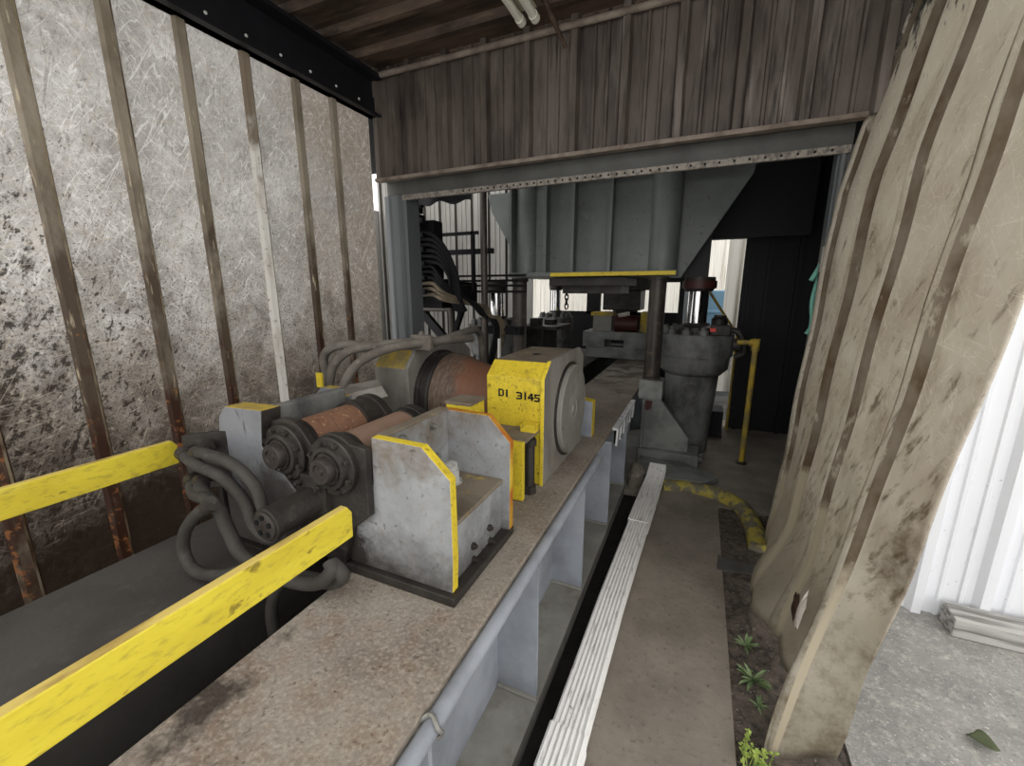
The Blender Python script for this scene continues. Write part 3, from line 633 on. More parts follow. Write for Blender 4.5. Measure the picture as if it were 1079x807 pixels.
# ================================================================= HOSES AT THE MOTOR
hp = thing('hose_manifold', (-1.6, .9, .9), 'dark upright hose manifold plate with fittings in front of left mount', 'manifold')
MB().obox((-1.585, .862, 1.0), (.085, .035, .012), (-.005, .011, 0), (.0, .0, .105)).build('plate', [m_grease], hp, bevel=.003)
for (x, z) in ((-1.63, 1.045), (-1.55, 1.06), (-1.63, .945), (-1.55, .955)):
    MB().cyl((x, .845, z), (x + .004, .83, z), .024, seg=6).cyl((x, .83, z), (x + .01, .79, z), .018, seg=14).build('fitting', [m_hub], hp)
    MB().cyl((x - .01, .885, z), (x - .04, .925, z - .004), .022, seg=6).cyl((x - .04, .925, z - .004), (x - .08, .95, z - .008), .017, seg=12).build('fitting', [m_hub], hp)
MB().box(-1.60, -1.575, .875, .93, ZB, 1.0).build('support', [m_grease], hp)
G = 'hydraulic hoses at the drive motor'
def hose(pts, r, label, mat=m_hose, group=G, fit=True, name='hydraulic_hose'):
    o = thing(name, pts[0], label, 'hose', group)
    MB().tube(pts, r, 14).build('hose_tube', [mat], o)
    if fit:
        p = Vector(pts[0]); d = (Vector(pts[1]) - p).normalized()
        MB().cyl(p - d * .004, p + d * .035, r * 1.18, seg=14).build('hose_collar', [m_hub], o)
    return o
hose([(-1.54, .79, 1.06), (-1.45, .775, 1.075), (-1.34, .79, 1.05), (-1.262, .80, .985), (-1.235, .80, .90), (-1.20, .80, .86), (-1.165, .80, .885)], .019, 'upper grey hydraulic hose curving from the manifold down to the motor')
hose([(-1.62, .79, 1.045), (-1.50, .765, 1.035), (-1.39, .78, 1.0), (-1.31, .79, .92), (-1.28, .79, .85), (-1.22, .80, .81), (-1.16, .81, .87)], .020, 'second grey hydraulic hose bowed just below the upper one')
hose([(-1.54, .79, .955), (-1.46, .75, .945), (-1.40, .755, .90), (-1.37, .76, .82), (-1.32, .76, .75), (-1.22, .765, .715), (-1.10, .77, .71), (-.99, .775, .735), (-.945, .79, .78), (-.96, .80, .80)], .022, 'thick hose sagging from the manifold and passing beneath the motor')
hose([(-1.60, .79, .945), (-1.50, .745, .935), (-1.39, .72, .955), (-1.335, .70, .965)], .019, 'short grey hose stub leaving the lower manifold fitting')
hose([(-1.335, .705, .955), (-1.42, .70, .90), (-1.50, .70, .82), (-1.53, .70, .74), (-1.475, .69, .695), (-1.38, .69, .70), (-1.26, .70, .74), (-1.16, .72, .79)], .019, 'big open loop of hose lying over the dark plate')
hose([(-.955, .80, .795), (-.925, .81, .755), (-.98, .815, .712), (-1.08, .82, .69), (-1.17, .82, .69), (-1.22, .82, .73)], .022, 'short hose bend showing below the near yellow board', fit=False)
hose([(-1.19, .84, .74), (-1.20, .80, .66), (-1.235, .78, .56), (-1.235, .78, .40), (-1.22, .80, .05), (-1.2, .82, -.045)], .020, 'dark hose dropping into the slot between the track beams', fit=False)

# ================================================================= PILLOW BLOCKS
db = thing('bearing_block', (-.79, 2.16, ZB), 'yellow faced roll bearing block stencilled DI 3145', 'bearing block', 'roll bearing blocks')
YZ = [(1.812, .66), (1.812, 1.195), (1.90, 1.262), (2.42, 1.266), (2.50, 1.215), (2.52, .66)]
mb = MB().prism('x', YZ, -.945, -.655, 0, side=lambda i: {0: 1, 1: 1, 2: 2}.get(i, 0))
mb.build('housing', [m_greyblk, m_yel, m_dusttop], db, bevel=.004)
MB().prism('x', [(1.80, .66), (1.80, 1.20), (1.895, 1.272), (2.425, 1.276), (2.51, 1.22), (2.53, .66)], -.655, -.635, 0, side=lambda i: 1 if i in (0, 1) else 0).build('end_plate', [m_greyblk, m_yel], db, bevel=.003)
cap = MB().lathe((-.635, 2.215, .955), (1, 0, 0), [(0, .265, 1), (.008, .265, 1), (.010, .25, 0), (.028, .25, 0), (.034, .243, 0), (.034, .06, 0), (.028, .055, 0), (.028, .03, 0), (.034, .025, 0)], 56).build('end_cap', [m_greyd, m_grease], db)
for a in (75, 195, 315):
    MB().bolt((-.607, 2.215 + .215 * math.cos(R(a)), .955 + .215 * math.sin(R(a))), (1, 0, 0), .01, .006, sh=.002).build('cap_bolt', [m_bolt], cap)
# stencil DI 3145
def glyph(strokes, diag=None):
    mb = MB(); y = 1.8115; th = .0012
    def X(c): return -.943 + (c - 52) / 270 * .31
    for c0, z0, c1, z1 in strokes: mb.box(X(c0), X(c1), y - th, y, z0, z1)
    if diag:
        c0, z0, c1, z1, wd = diag
        a = Vector((X(c0), y, z0)); b = Vector((X(c1), y, z1)); d = (b - a).normalized(); q = Vector((-d.z, 0, d.x))
        mb.obox((a + b) / 2 - Vector((0, th / 2, 0)), (b - a) / 2, (0, th / 2, 0), q * wd)
    mb.build('stencil_letter', [m_ink], db)
glyph([(107, 1.094, 114, 1.132), (114, 1.125, 128, 1.132), (114, 1.094, 128, 1.101), (126, 1.099, 133, 1.127)])
glyph([(143, 1.093, 151, 1.131)])
glyph([(190, 1.117, 212, 1.125), (197, 1.102, 212, 1.109), (190, 1.088, 212, 1.095), (210, 1.091, 218, 1.122)])
glyph([(228, 1.087, 236, 1.124)])
glyph([(243, 1.096, 271, 1.104), (258, 1.086, 266, 1.123)], (261, 1.122, 246, 1.101, .004))
glyph([(273, 1.114, 297, 1.122), (273, 1.101, 280, 1.117), (276, 1.101, 291, 1.108), (289, 1.087, 297, 1.106), (272, 1.084, 292, 1.092)])
# foot, clamps in front and behind
MB().box(-.95, -.735, 1.64, 1.812, ZB, .935, 0).box(-.95, -.66, 1.635, 1.812, .935, .95, 1).build('foot', [m_greyblk, m_dusttop], db, bevel=.003)
MB().box(-.80, -.665, 1.612, 1.638, ZB + .005, .945).build('foot_plate', [m_yel], db, bevel=.003)
MB().box(-.735, -.66, 1.745, 1.80, .945, .985).build('clamp_lip', [m_yel], db, bevel=.003)
mb = MB().cyl((-.675, 1.72, ZB), (-.675, 1.72, .70), .034, seg=6).cyl((-.675, 1.72, .70), (-.675, 1.72, .90), .024, seg=16).cyl((-.675, 1.72, .90), (-.675, 1.72, .93), .034, seg=6)
mb.build('foot_bolt', [m_grease], db)
MB().prism('y', [(-.72, .66), (-.585, .66), (-.585, .90), (-.72, .92)], 2.60, 2.68, 0, side=lambda i: 1 if i in (1, 2) else 0).build('rear_foot', [m_grey, m_yel], db, bevel=.003)
MB().box(-.80, -.70, 2.50, 2.62, .67, .88).build('rear_foot_web', [m_greyblk], db)
MB().lathe((-.80, 2.13, 1.262), (0, 0, 1), [(0, .024), (.004, .022), (.006, .01)], 14).build('lifting_hole', [m_hole], db)

lbk = thing('bearing_block', (-1.61, 2.25, ZB), 'grey roll bearing block with worn yellow chamfer under dusty hoses', 'bearing block', 'roll bearing blocks')
YZ = [(1.90, .66), (1.90, 1.165), (1.985, 1.262), (2.50, 1.262), (2.60, 1.19), (2.62, .66)]
MB().prism('x', YZ, -1.74, -1.515, 0, side=lambda i: {1: 1, 2: 2}.get(i, 0)).build('housing', [m_greyblk, m_yworn, m_dusttop], lbk, bevel=.004)
YZ = [(1.89, .66), (1.89, 1.17), (1.98, 1.272), (2.505, 1.272), (2.61, 1.195), (2.63, .66)]
MB().prism('x', YZ, -1.515, -1.49, 0).build('end_plate', [m_greyblk], lbk, bevel=.003)
MB().lathe((-1.49, 2.21, .955), (1, 0, 0), [(0, .285), (.022, .285), (.026, .28)], 56).build('seal_ring', [m_grease], lbk)
MB().box(-1.78, -1.50, 1.78, 1.90, ZB, .90).build('foot', [m_grease], lbk, bevel=.003)

# the crowned roll between the blocks
dr = thing('rust_roll', (-1.2, 2.21, .955), 'stepped brown rusty roll mounted between the two bearing blocks', 'roll')
MB().lathe((-1.462, 2.21, .955), (1, 0, 0), [(0, .272), (.04, .272), (.05, .262), (.065, .262)], 56).build('shoulder_disc', [m_grease], dr)
MB().lathe((-1.397, 2.21, .955), (1, 0, 0), [(0, .27), (.03, .268), (.04, .262), (.10, .258), (.15, .235), (.22, .216), (.30, .206), (.37, .200), (.372, .215), (.43, .215), (.432, .2), (.45, .2)], 56).build('barrel', [m_drum], dr)

# hoses over the left block
G2 = 'dusty hoses over the grey bearing block'
hose([(-1.93, 1.74, 1.02), (-1.98, 1.76, 1.12), (-1.99, 1.76, 1.21), (-1.93, 1.75, 1.275), (-1.83, 1.78, 1.305), (-1.70, 1.82, 1.30), (-1.55, 1.86, 1.31)], .025, 'outermost dark dusty hose arching beside the left wall', m_hosedust, G2, False)
hose([(-1.86, 1.66, 1.0), (-1.87, 1.68, 1.11), (-1.84, 1.70, 1.21), (-1.76, 1.74, 1.28), (-1.64, 1.80, 1.305), (-1.52, 1.88, 1.318), (-1.42, 2.0, 1.318), (-1.36, 2.2, 1.315), (-1.36, 2.4, 1.30)], .025, 'middle dusty hose running along the top of the grey block', m_hosedust, G2, False)
hose([(-1.74, 1.62, 1.04), (-1.72, 1.66, 1.14), (-1.66, 1.70, 1.225), (-1.57, 1.78, 1.285), (-1.46, 1.88, 1.315), (-1.40, 2.0, 1.31)], .025, 'innermost dusty hose rising in front of the yellow chamfer', m_hosedust, G2, False)
hose([(-1.40, 2.05, 1.312), (-1.38, 2.2, 1.33), (-1.40, 2.45, 1.345), (-1.44, 2.62, 1.33), (-1.46, 2.72, 1.25), (-1.47, 2.75, 1.0), (-1.47, 2.75, .66)], .024, 'dusty hose bending down behind the grey bearing block', m_hosedust, G2, False)
cl = thing('hose_clamp', (-1.43, 1.95, 1.26), 'lumpy dusty clamp gripping the hoses on the grey block', 'clamp')
MB().box(-1.50, -1.36, 1.93, 1.975, 1.272, 1.362).build('clamp_band', [m_hosedust], cl, bevel=.012)
MB().bolt((-1.43, 1.952, 1.36), (0, 0, 1), .018, .014).build('clamp_bolt', [m_hosedust], cl)
sc = MB().add([(-1.80, 1.62, 1.085), (-1.56, 1.72, 1.135), (-1.50, 1.68, 1.115), (-1.66, 1.50, 1.075)], [(0, 1, 2, 3)]).add([(-1.50, 1.68, 1.115), (-1.47, 1.69, 1.06), (-1.62, 1.52, 1.02), (-1.66, 1.50, 1.075)], [(0, 1, 2, 3)]).build('scrap_sheet', [m_scrap], solid=.004)
tag(sc, 'bent thin metal scrap sheet lying above the rusty rollers', 'scrap metal')
gb = thing('hose_bracket', (-1.80, 1.55, ZB), 'small dark hose bracket with yellow tag behind the left mount', 'bracket')
MB().box(-1.82, -1.50, 1.60, 1.64, ZB, 1.02).build('bracket_plate', [m_grease], gb)
MB().box(-1.88, -1.84, 1.60, 1.612, 1.09, 1.17).build('yellow_tag', [m_yel], gb)
MB().cyl((-1.86, 1.62, .7), (-1.86, 1.62, 1.10), .014, seg=10).build('tag_rod', [m_grease], gb)

# ================================================================= PRESS
YP = 4.15
pc = thing('press_crosshead', (-1.03, 4.5, 1.75), 'huge grey ribbed press crosshead with yellow strip along its bottom edge', 'press')
MB().box(-1.84, -.24, YP + .08, 5.0, 1.79, 2.72).build('body', [m_press], pc)
MB().box(-1.86, -.22, YP - .06, 5.02, 1.745, 1.79, 0).box(-1.40, -.23, YP - .075, YP - .06, 1.745, 1.782, 1).build('bottom_flange', [m_press, m_yel], pc, bevel=.004)
MB().box(-1.86, .22, YP - .02, 5.02, 2.64, 2.74).build('top_flange', [m_press], pc, bevel=.004)
for x in (-1.49, -1.21, -.85):
    MB().box(x, x + .03, YP - .04, YP + .08, 1.79, 2.64).build('rib', [m_press], pc)
for x, r in ((-1.72, .11), (-.36, .13)):
    MB().cyl((x, YP + .10, 1.79), (x, YP + .10, 2.66), r, seg=36).build('column_sleeve', [m_press], pc)
MB().box(-1.86, -1.835, YP - .04, YP + .1, 1.79, 2.64).build('rib', [m_press], pc)
MB().prism('y', [(-.24, 1.74), (-.24, 2.66), (.32, 2.66), (.31, 2.58), (-.19, 1.74)], YP + .15, YP + .19).build('wing_plate', [m_press], pc)
MB().prism('y', [(-1.86, 1.9), (-1.86, 2.64), (-2.25, 2.64), (-2.2, 2.45), (-1.9, 1.95)], YP + .25, YP + .29).build('wing_plate', [m_press], pc)
MB().box(-.20, .04, 4.44, 4.9, 1.735, 2.3).build('cylinder_seat', [m_dark], pc)
MB().box(-.24, .9, 5.0, 5.05, 2.13, 3.0).build('rear_screen', [m_dark], pc)
MB().box(-1.45, -.68, YP + .05, 4.95, 1.66, 1.735).build('die_plate', [m_grease], pc)
MB().box(-1.35, -.75, YP + .2, 4.9, 1.58, 1.66).build('die_plate', [m_grease], pc)
# columns
G = 'press columns'
for x, z0, lab in ((-.375, .79, 'dark round press column standing on the grey corner bracket'), (-1.75, .66, 'dark round press column behind the yellow bearing block')):
    o = thing('press_column', (x, YP - .02, z0), lab, 'column', G)
    MB().lathe((x, YP - .02, z0), (0, 0, 1), [(0, .085), (.02, .085), (.025, .075), (1.735 - z0, .075)], 32).build('shaft', [m_column], o)
    MB().lathe((x, YP - .02, 1.70), (0, 0, 1), [(0, .09), (.03, .09), (.033, .078)], 32).build('collar', [m_grease], o)
# corner bracket and cylinder, front right
cb = thing('press_pedestal', (-.3, 4.0, 0), 'grey cast press foot with tapered web under the right column', 'pedestal')
MB().box(-.475, -.26, 4.03, 4.24, .60, .785).build('column_seat', [m_castl], cb, bevel=.006)
MB().prism('y', [(-.44, .10), (-.44, .60), (-.27, .60), (.0, .26), (.0, .10)], 4.05, 4.12).build('web', [m_castl], cb, bevel=.004)
MB().box(-.44, -.32, 4.12, 4.24, .1, .6).build('rear_web', [m_castl], cb)
MB().box(-.44, .10, 3.98, 4.28, .0, .12).build('base', [m_castl], cb, bevel=.006)
MB().cyl((-.42, 4.03, .1), (-.42, 4.03, .6), .016, seg=12).build('edge_pipe', [m_castl], cb)
MB().prism('y', [(-.44, .50), (-.43, .585), (-.34, .585), (-.35, .51), (-.38, .49)], 4.045, 4.062).build('rust_pocket', [m_red], cb)
for p in ((.10, 4.04, .07), (.10, 4.15, .07)):
    MB().bolt(p, (1, 0, 0), .03, .03).build('hex_bolt', [m_cast], cb)
def cyl_unit(x, y, s, label, rodtop, rodr=.095, detail=True):
    o = thing('press_cylinder', (x, y, 0), label, 'hydraulic cylinder', 'press cylinders')
    MB().lathe((x, y, 0), (0, 0, 1), [(0, .21 * s), (.3, .22 * s), (.76, .25 * s), (.80, .25 * s)], 40).build('barrel', [m_cast], o)
    MB().lathe((x, y, .80), (0, 0, 1), [(0, .262 * s), (.002, .27 * s), (.06, .325 * s), (.19, .335 * s), (.192, .355 * s), (.385, .355 * s), (.40, .345 * s)], 44).build('flange', [m_cast], o)
    MB().lathe((x, y, 1.20), (0, 0, 1), [(0, .2 * s), (.06, .19 * s), (.08, .13 * s), (.10, .12 * s)], 32).build('gland', [m_grease], o)
    for k in range(12):
        a = R(15 + 30 * k); bx = x + .285 * s * math.cos(a); by = y + .285 * s * math.sin(a)
        MB().cyl((bx, by, 1.20), (bx, by, 1.245), .045 * s, seg=6).cyl((bx, by, 1.245), (bx, by, 1.27), .026 * s, seg=10).build('flange_nut', [m_cast], o)
    MB().cyl((x, y, 1.28), (x, y, rodtop), rodr * s, seg=36).build('rod', [m_chrome], o)
    MB().lathe((x, y, rodtop), (0, 0, 1), [(0, .12 * s), (.03, .14 * s), (1.735 - rodtop, .14 * s)], 28).build('rod_head', [m_grease], o)
    return o
c1 = cyl_unit(-.03, 4.55, 1.0, 'stout grey hydraulic press cylinder with chrome rod right of the track', 1.60)
MB().box(.10, .27, 4.30, 4.42, 1.20, 1.30).build('valve_block', [m_grease], c1, bevel=.01)
MB().lathe((.17, 4.36, 1.30), (0, 0, 1), [(0, .07), (.05, .07), (.07, .05), (.09, .05)], 20).build('valve_cap', [m_grease], c1)
MB().box(.095, .145, 4.285, 4.30, 1.235, 1.27).build('red_tag', [m_redb], c1, bevel=.004)
MB().tube([(.24, 4.36, 1.25), (.33, 4.34, 1.24), (.38, 4.34, 1.16), (.40, 4.36, 1.05), (.33, 4.38, 1.0)], .03, 10).build('elbow_pipe', [m_grease], c1)
MB().cyl((.30, 4.36, 1.12), (.36, 4.36, 1.12), .06, seg=12).build('port_flange', [m_grease], c1)
cyl_unit(-2.33, 4.75, 1.0, 'grey hydraulic press cylinder left of the track behind the left column', 1.58)
cyl_unit(-2.16, 6.6, .8, 'far hydraulic press cylinder with slim chrome rod near hanging chain', 1.62)
# red ring under seat
tag(MB().lathe((-.03, 4.55, 1.63), (0, 0, 1), [(0, .142), (.0, .155), (.07, .155), (.07, .142)], 30).build('red_collar', [m_red]), 'dark red collar around the head of the right chrome rod', 'collar')
# chain
ch = thing('hanging_chain', (-1.6, 5.6, 1.4), 'short dark chain hanging below the press crosshead', 'chain')
for k in range(6):
    z = 1.70 - k * .055
    pts = [(-1.50 + (.02 * math.cos(a) if k % 2 else 0), 5.0 + (0 if k % 2 else .02 * math.cos(a)), z + .036 * math.sin(a)) for a in [R(i * 30) for i in range(13)]]
    MB().tube(pts, .008, 6, res=2).build('chain_link', [m_hoseblk], ch)
# bolster stage on the far track
st = thing('die_stage', (-1.05, 6.2, ZB), 'grey notched die block carrying yellow stops far down the track', 'die block')
MB().prism('y', [(-1.54, .82), (-1.22, .82), (-1.22, .93), (-.95, .93), (-.95, .82), (-.55, .82), (-.55, 1.04), (-1.54, 1.04)], 6.0, 6.5).box(-1.5, -.6, 6.05, 6.5, ZB, .82).build('block', [m_castl], st, bevel=.006)
MB().box(-1.42, -1.15, 6.1, 6.4, 1.04, 1.28, 0).box(-1.45, -1.12, 6.08, 6.4, 1.26, 1.31, 1).build('stop', [m_greyd, m_yworn], st, bevel=.006)
MB().box(-.75, -.60, 6.05, 6.35, 1.04, 1.32).build('stop', [m_yworn], st, bevel=.006)
MB().cyl((-1.1, 6.12, 1.15), (-.78, 6.12, 1.15), .12, seg=28).build('roll', [m_red], st)
MB().cyl((-1.05, 6.05, 1.27), (-.9, 6.05, 1.30), .03, seg=12).build('pale_fitting', [m_plast], st)
tag(MB().box(-1.3, -.78, 6.15, 6.7, 1.34, 1.62).box(-1.5, -.6, 6.1, 6.8, 1.62, 1.78).lathe((-1.04, 6.4, 1.30), (0, 0, 1), [(0, .16), (.04, .16)], 24).build('press_ram', [m_grease], bevel=.01), 'black press ram hanging over the far die block', 'ram')
tag(MB().box(-2.25, -1.90, 5.3, 5.9, -.01, 1.1).box(-2.28, -1.70, 5.25, 5.95, 1.1, 1.15).box(-2.1, -1.96, 5.3, 5.45, 1.15, 1.25).box(-2.0, -1.85, 5.6, 5.75, 1.15, 1.22).build('side_cabinet', [m_grease], bevel=.01), 'low dark machine cabinet left of the far track', 'cabinet')

# yellow gas pipe stand by the cylinder
yp = thing('yellow_pipe', (.48, 4.3, 0), 'upright yellow painted pipe with elbow beside the right press cylinder', 'pipe')
MB().cyl((.48, 4.3, .0), (.48, 4.3, 1.13), .024, seg=16).build('riser', [m_yworn], yp)
MB().cyl((.48, 4.3, 1.08), (.48, 4.3, 1.185), .034, seg=16).cyl((.50, 4.3, 1.15), (.43, 4.3, 1.15), .034, seg=16).build('elbow', [m_yworn], yp)
MB().cyl((.43, 4.3, 1.15), (.33, 4.3, 1.15), .022, seg=14).build('arm', [m_yworn], yp)
MB().lathe((.48, 4.3, 0), (0, 0, 1), [(0, .05), (.015, .05), (.02, .03)], 16).build('floor_flange', [m_grease], yp)
yp2 = thing('yellow_brace', (.4, 5.35, 0), 'thin dull yellow pipe leaning in the far doorway', 'pipe')
MB().cyl((.40, 5.35, 0), (.40, 5.35, 1.0), .015, seg=10).build('riser', [m_yworn], yp2)
MB().cyl((.40, 5.35, 1.12), (-.02, 5.35, 1.74), .016, seg=10).cyl((.40, 5.35, .95), (.40, 5.35, 1.13), .015, seg=10).build('diagonal', [m_yworn], yp2)
bl = tag(MB().box(-.1, .7, 7.5, 8.1, -.005, 1.62).box(-.12, .72, 7.48, 8.12, 1.25, 1.31).build('blue_bin', [m_bluish], bevel=.02), 'pale blue container standing in daylight beyond the far doorway', 'container')
sd = thing('strip_curtain', (.45, 7.0, 0), 'pale dirty strip curtain hanging in daylight behind the doorway', 'curtain')
for k in range(6):
    x = .30 + k * .10
    MB().add([(x, 7.0 + .03 * (k % 2), .1), (x + .11, 7.02 + .03 * (k % 2), .1), (x + .11, 7.02 + .03 * (k % 2), 2.7), (x, 7.0 + .03 * (k % 2), 2.7)], [(0, 1, 2, 3)]).build('strip', [m_strip], sd, solid=.004)
MB().box(.28, .95, 7.0, 7.08, 2.7, 2.76).build('hanger_bar', [m_grease], sd)
mt_ = MB().box(.05, .33, 5.0, 5.3, 0, .30)
for i in range(6): mt_.box(.05 + i * .05, .07 + i * .05, 4.985, 5.0, .02, .28)
tag(mt_.build('mesh_crate', [m_dark], bevel=.004), 'dark slatted crate standing in the bright far doorway', 'crate')

# conduit box and green strap on the right jamb
cx = thing('conduit_box', (.60, 2.86, 1.75), 'small pale conduit box fixed on the right door jamb', 'electrical box')
MB().box(.572, .64, 2.83, 2.87, 1.70, 1.84).build('box_body', [m_greyd], cx, bevel=.006)
MB().cyl((.607, 2.85, 1.84), (.607, 2.85, 2.3), .014, seg=10).build('conduit', [m_gsteel], cx)
tag(MB().tube([(.60, 2.93, 1.78), (.585, 2.90, 1.74), (.55, 2.88, 1.66)], .012, 8).tube([(.60, 2.93, 1.72), (.575, 2.90, 1.55), (.59, 2.90, 1.42), (.57, 2.90, 1.36)], .012, 8).build('green_strap', [m_green]), 'torn green strap dangling from the right door jamb', 'strap')

# ================================================================= LEFT BAY PIPEWORK
def pipe(name, pts, r, label, cat='pipe', mat=m_hoseblk, group=None, spline=False):
    o = MB().tube(pts, r, 12, spline=spline).build(name, [mat]); return tag(o, label, cat, group)
pipe('steel_standpipe', [(-2.39, 3.8, 0), (-2.39, 3.8, 1.92)], .03, 'grey vertical standpipe in the left bay in front of black frame', mat=m_column)
pipe('steel_standpipe', [(-2.02, 3.85, 0), (-2.02, 3.85, 2.6)], .035, 'tall dark standpipe at the edge of the left bay', mat=m_column)
fr = thing('pipe_frame', (-2.7, 3.9, 0), 'black steel pipe frame with braces standing in the left bay', 'frame')
MB().box(-2.95, -2.1, 3.86, 3.90, 2.16, 2.19).box(-2.175, -2.145, 3.86, 3.90, 1.6, 2.19).build('top_rail', [m_hoseblk], fr)
MB().box(-3.0, -2.35, 3.86, 4.3, 1.47, 1.70).build('tray', [m_hoseblk], fr)
MB().obox((-2.65, 3.9, 1.2), (.22, 0, -.22), (0, .03, 0), (.03, 0, .03)).build('brace', [m_hoseblk], fr)
MB().obox((-2.38, 3.9, 1.25), (.07, 0, .17), (0, .03, 0), (.02, 0, -.01)).build('brace', [m_hoseblk], fr)
MB().cyl((-2.95, 3.84, 1.42), (-2.42, 3.84, 1.42), .03, seg=12).build('cross_pipe', [m_column], fr)
MB().box(-2.48, -2.42, 3.86, 3.92, 0, 1.5).build('post', [m_hoseblk], fr)
for k, z in enumerate((1.60, 1.66, 1.71, 1.76)):
    MB().cyl((-2.45, 3.98, z), (-1.62, 3.98, z + .0), .011, seg=8).build('feed_pipe', [m_hoseblk], fr)
MB().box(-2.1, -1.68, 3.98, 4.1, 1.16, 1.24).build('shelf', [m_hoseblk], fr)
MB().box(-2.6, -1.98, 3.95, 4.0, 1.98, 2.03).build('mid_rail', [m_hoseblk], fr)
MB().box(-2.26, -1.72, 3.95, 4.0, 1.20, 1.23).build('low_rail', [m_hoseblk], fr)
va = thing('valve_stack', (-2.55, 3.3, 1.5), 'black stacked hydraulic valves just behind the left door jamb', 'valve')
for k in range(7):
    MB().box(-2.60, -2.42 + .02 * (k % 2), 3.25, 3.42, 1.55 + k * .125, 1.66 + k * .125).cyl((-2.42, 3.3, 1.6 + k * .125), (-2.34, 3.3, 1.6 + k * .125), .025, seg=10).build('valve', [m_hoseblk], va, bevel=.006)
MB().box(-2.58, -2.16, 3.46, 3.75, 1.50, 1.66).box(-2.55, -2.30, 3.50, 3.7, 1.44, 1.72).box(-2.62, -2.33, 3.45, 3.6, 1.72, 2.25).build('manifold_block', [m_hoseblk], va, bevel=.01)
MB().box(-2.62, -2.5, 3.3, 3.4, 0, 1.56).build('stand', [m_hoseblk], va)
G3 = 'black hoses fanning out of the valve stack'
for k in range(12):
    z0 = 2.12 - k * .05
    labs = ['topmost', 'second', 'third', 'fourth', 'fifth', 'sixth', 'seventh', 'eighth', 'ninth', 'tenth', 'eleventh', 'lowest']
    e = (-2.12 + .012 * k, 3.45 + .03 * k, 1.52 - .006 * k)
    pts = [(-2.40, 3.33, z0), (-2.30, 3.36, z0 - .0), (-2.22 + .004 * k, 3.4, lerp(z0, e[2], .45)), e, (-2.08 + .014 * k, 3.6 + .02 * k, 1.42 - .006 * k), (-2.01 + .012 * k, 3.7 + .02 * k, 1.33), (-1.99 + .012 * k, 3.75 + .02 * k, 1.20), (-2.03 + .012 * k, 3.75 + .02 * k, 1.0), (-2.14 + .012 * k, 3.75 + .02 * k, .55), (-2.2 + .012 * k, 3.75 + .02 * k, -.01)] if k >= 6 else [(-2.40, 3.33, z0), (-2.28 + .01 * k, 3.36, z0 - .02), (-2.18 + .006 * k, 3.4, z0 - .14), (-2.10 - .015 * k, 3.45, 1.75 - .03 * k), (-2.09 - .02 * k, 3.5, 1.52), (-2.1 - .02 * k, 3.6, 1.42)]
    hose(pts, .018, labs[k] + ' black hose in the fan behind the left door jamb', m_hosetan if k >= 9 else m_hoseblk, G3, False)
pipe('white_rod', [(-1.72, 3.55, 0), (-1.735, 3.6, 1.16)], .016, 'thin white rod standing behind the grey bearing block', 'rod', m_white)
aw = MB()
aw.grid(lambda u, v: (-2.36 + .62 * u, 3.10 + .02 * math.sin(9 * u), 2.36 - v * ((.055 + .015 * math.cos(u * 17) + .12 * max(0, 1 - u * 4.2)))), 40, 4)
tag(aw.build('hanging_tarpaulin', [m_dark], solid=.004), 'dark scalloped tarpaulin edge under the lintel at left', 'tarpaulin')

# ================================================================= FLOOR LEVEL THINGS
# downspout: fluted tube lying on the walkway edge, with a short upturned elbow
ds = thing('downspout', (-.27, 2.4, 0), 'long white fluted downspout lying on the walkway edge', 'downspout')
def fluted(path, w, h, n_fl=7):
    mb = MB(); sec = []
    N = 96
    for i in range(N):
        a = 2 * math.pi * i / N; c, s_ = math.cos(a), math.sin(a)
        q = max(abs(c), abs(s_)); x, z = c / q, s_ / q
        f = .93 + .07 * math.cos(n_fl * 2 * math.pi * (x if abs(z) >= abs(x) else z) / 1.0 * .5)
        sec.append((x * w / 2 * (f if abs(x) > abs(z) else 1), z * h / 2 * (f if abs(z) >= abs(x) else 1)))
    rings = []
    for (p, d) in path:
        p = Vector(p); d = Vector(d).normalized(); sx = d.cross(Vector((0, 0, 1))).normalized(); up = sx.cross(d)
        rings.append([p + sx * a + up * b for a, b in sec])
    for k in range(len(rings) - 1):
        mb.add(rings[k] + rings[k + 1], [(i, (i + 1) % N, N + (i + 1) % N, N + i) for i in range(N)], 0, True)
    mb.add(rings[0], [tuple(range(N))], 0); mb.add(rings[-1], [tuple(range(N))], 0)
    return mb
w, h = .125, .085
MB_ = fluted([((-.315, -.1, .045), (0, 1, 0)), ((-.30, 1.0, .05), (.02, 1, 0)), ((-.286, 1.9, .045), (.02, 1, 0)), ((-.258, 2.75, .045), (.02, 1, .02))], w, h)
MB_.build('pipe', [m_down], ds)
fluted([((-.262, 2.68, .047), (.02, 1, 0)), ((-.235, 3.30, .055), (.03, 1, .05))], w + .012, h + .012).build('coupling', [m_down], ds)
fluted([((-.237, 3.26, .055), (.05, 1, .15)), ((-.225, 3.40, .085), (.05, 1, .35)), ((-.215, 3.52, .15), (.05, 1, .5))], w + .006, h + .004).build('elbow', [m_down], ds)
fluted([((-.300, 1.0, .05), (.02, 1, 0)), ((-.298, 1.16, .05), (.02, 1, 0))], w + .012, h + .012).build('joint_band', [m_down], ds)
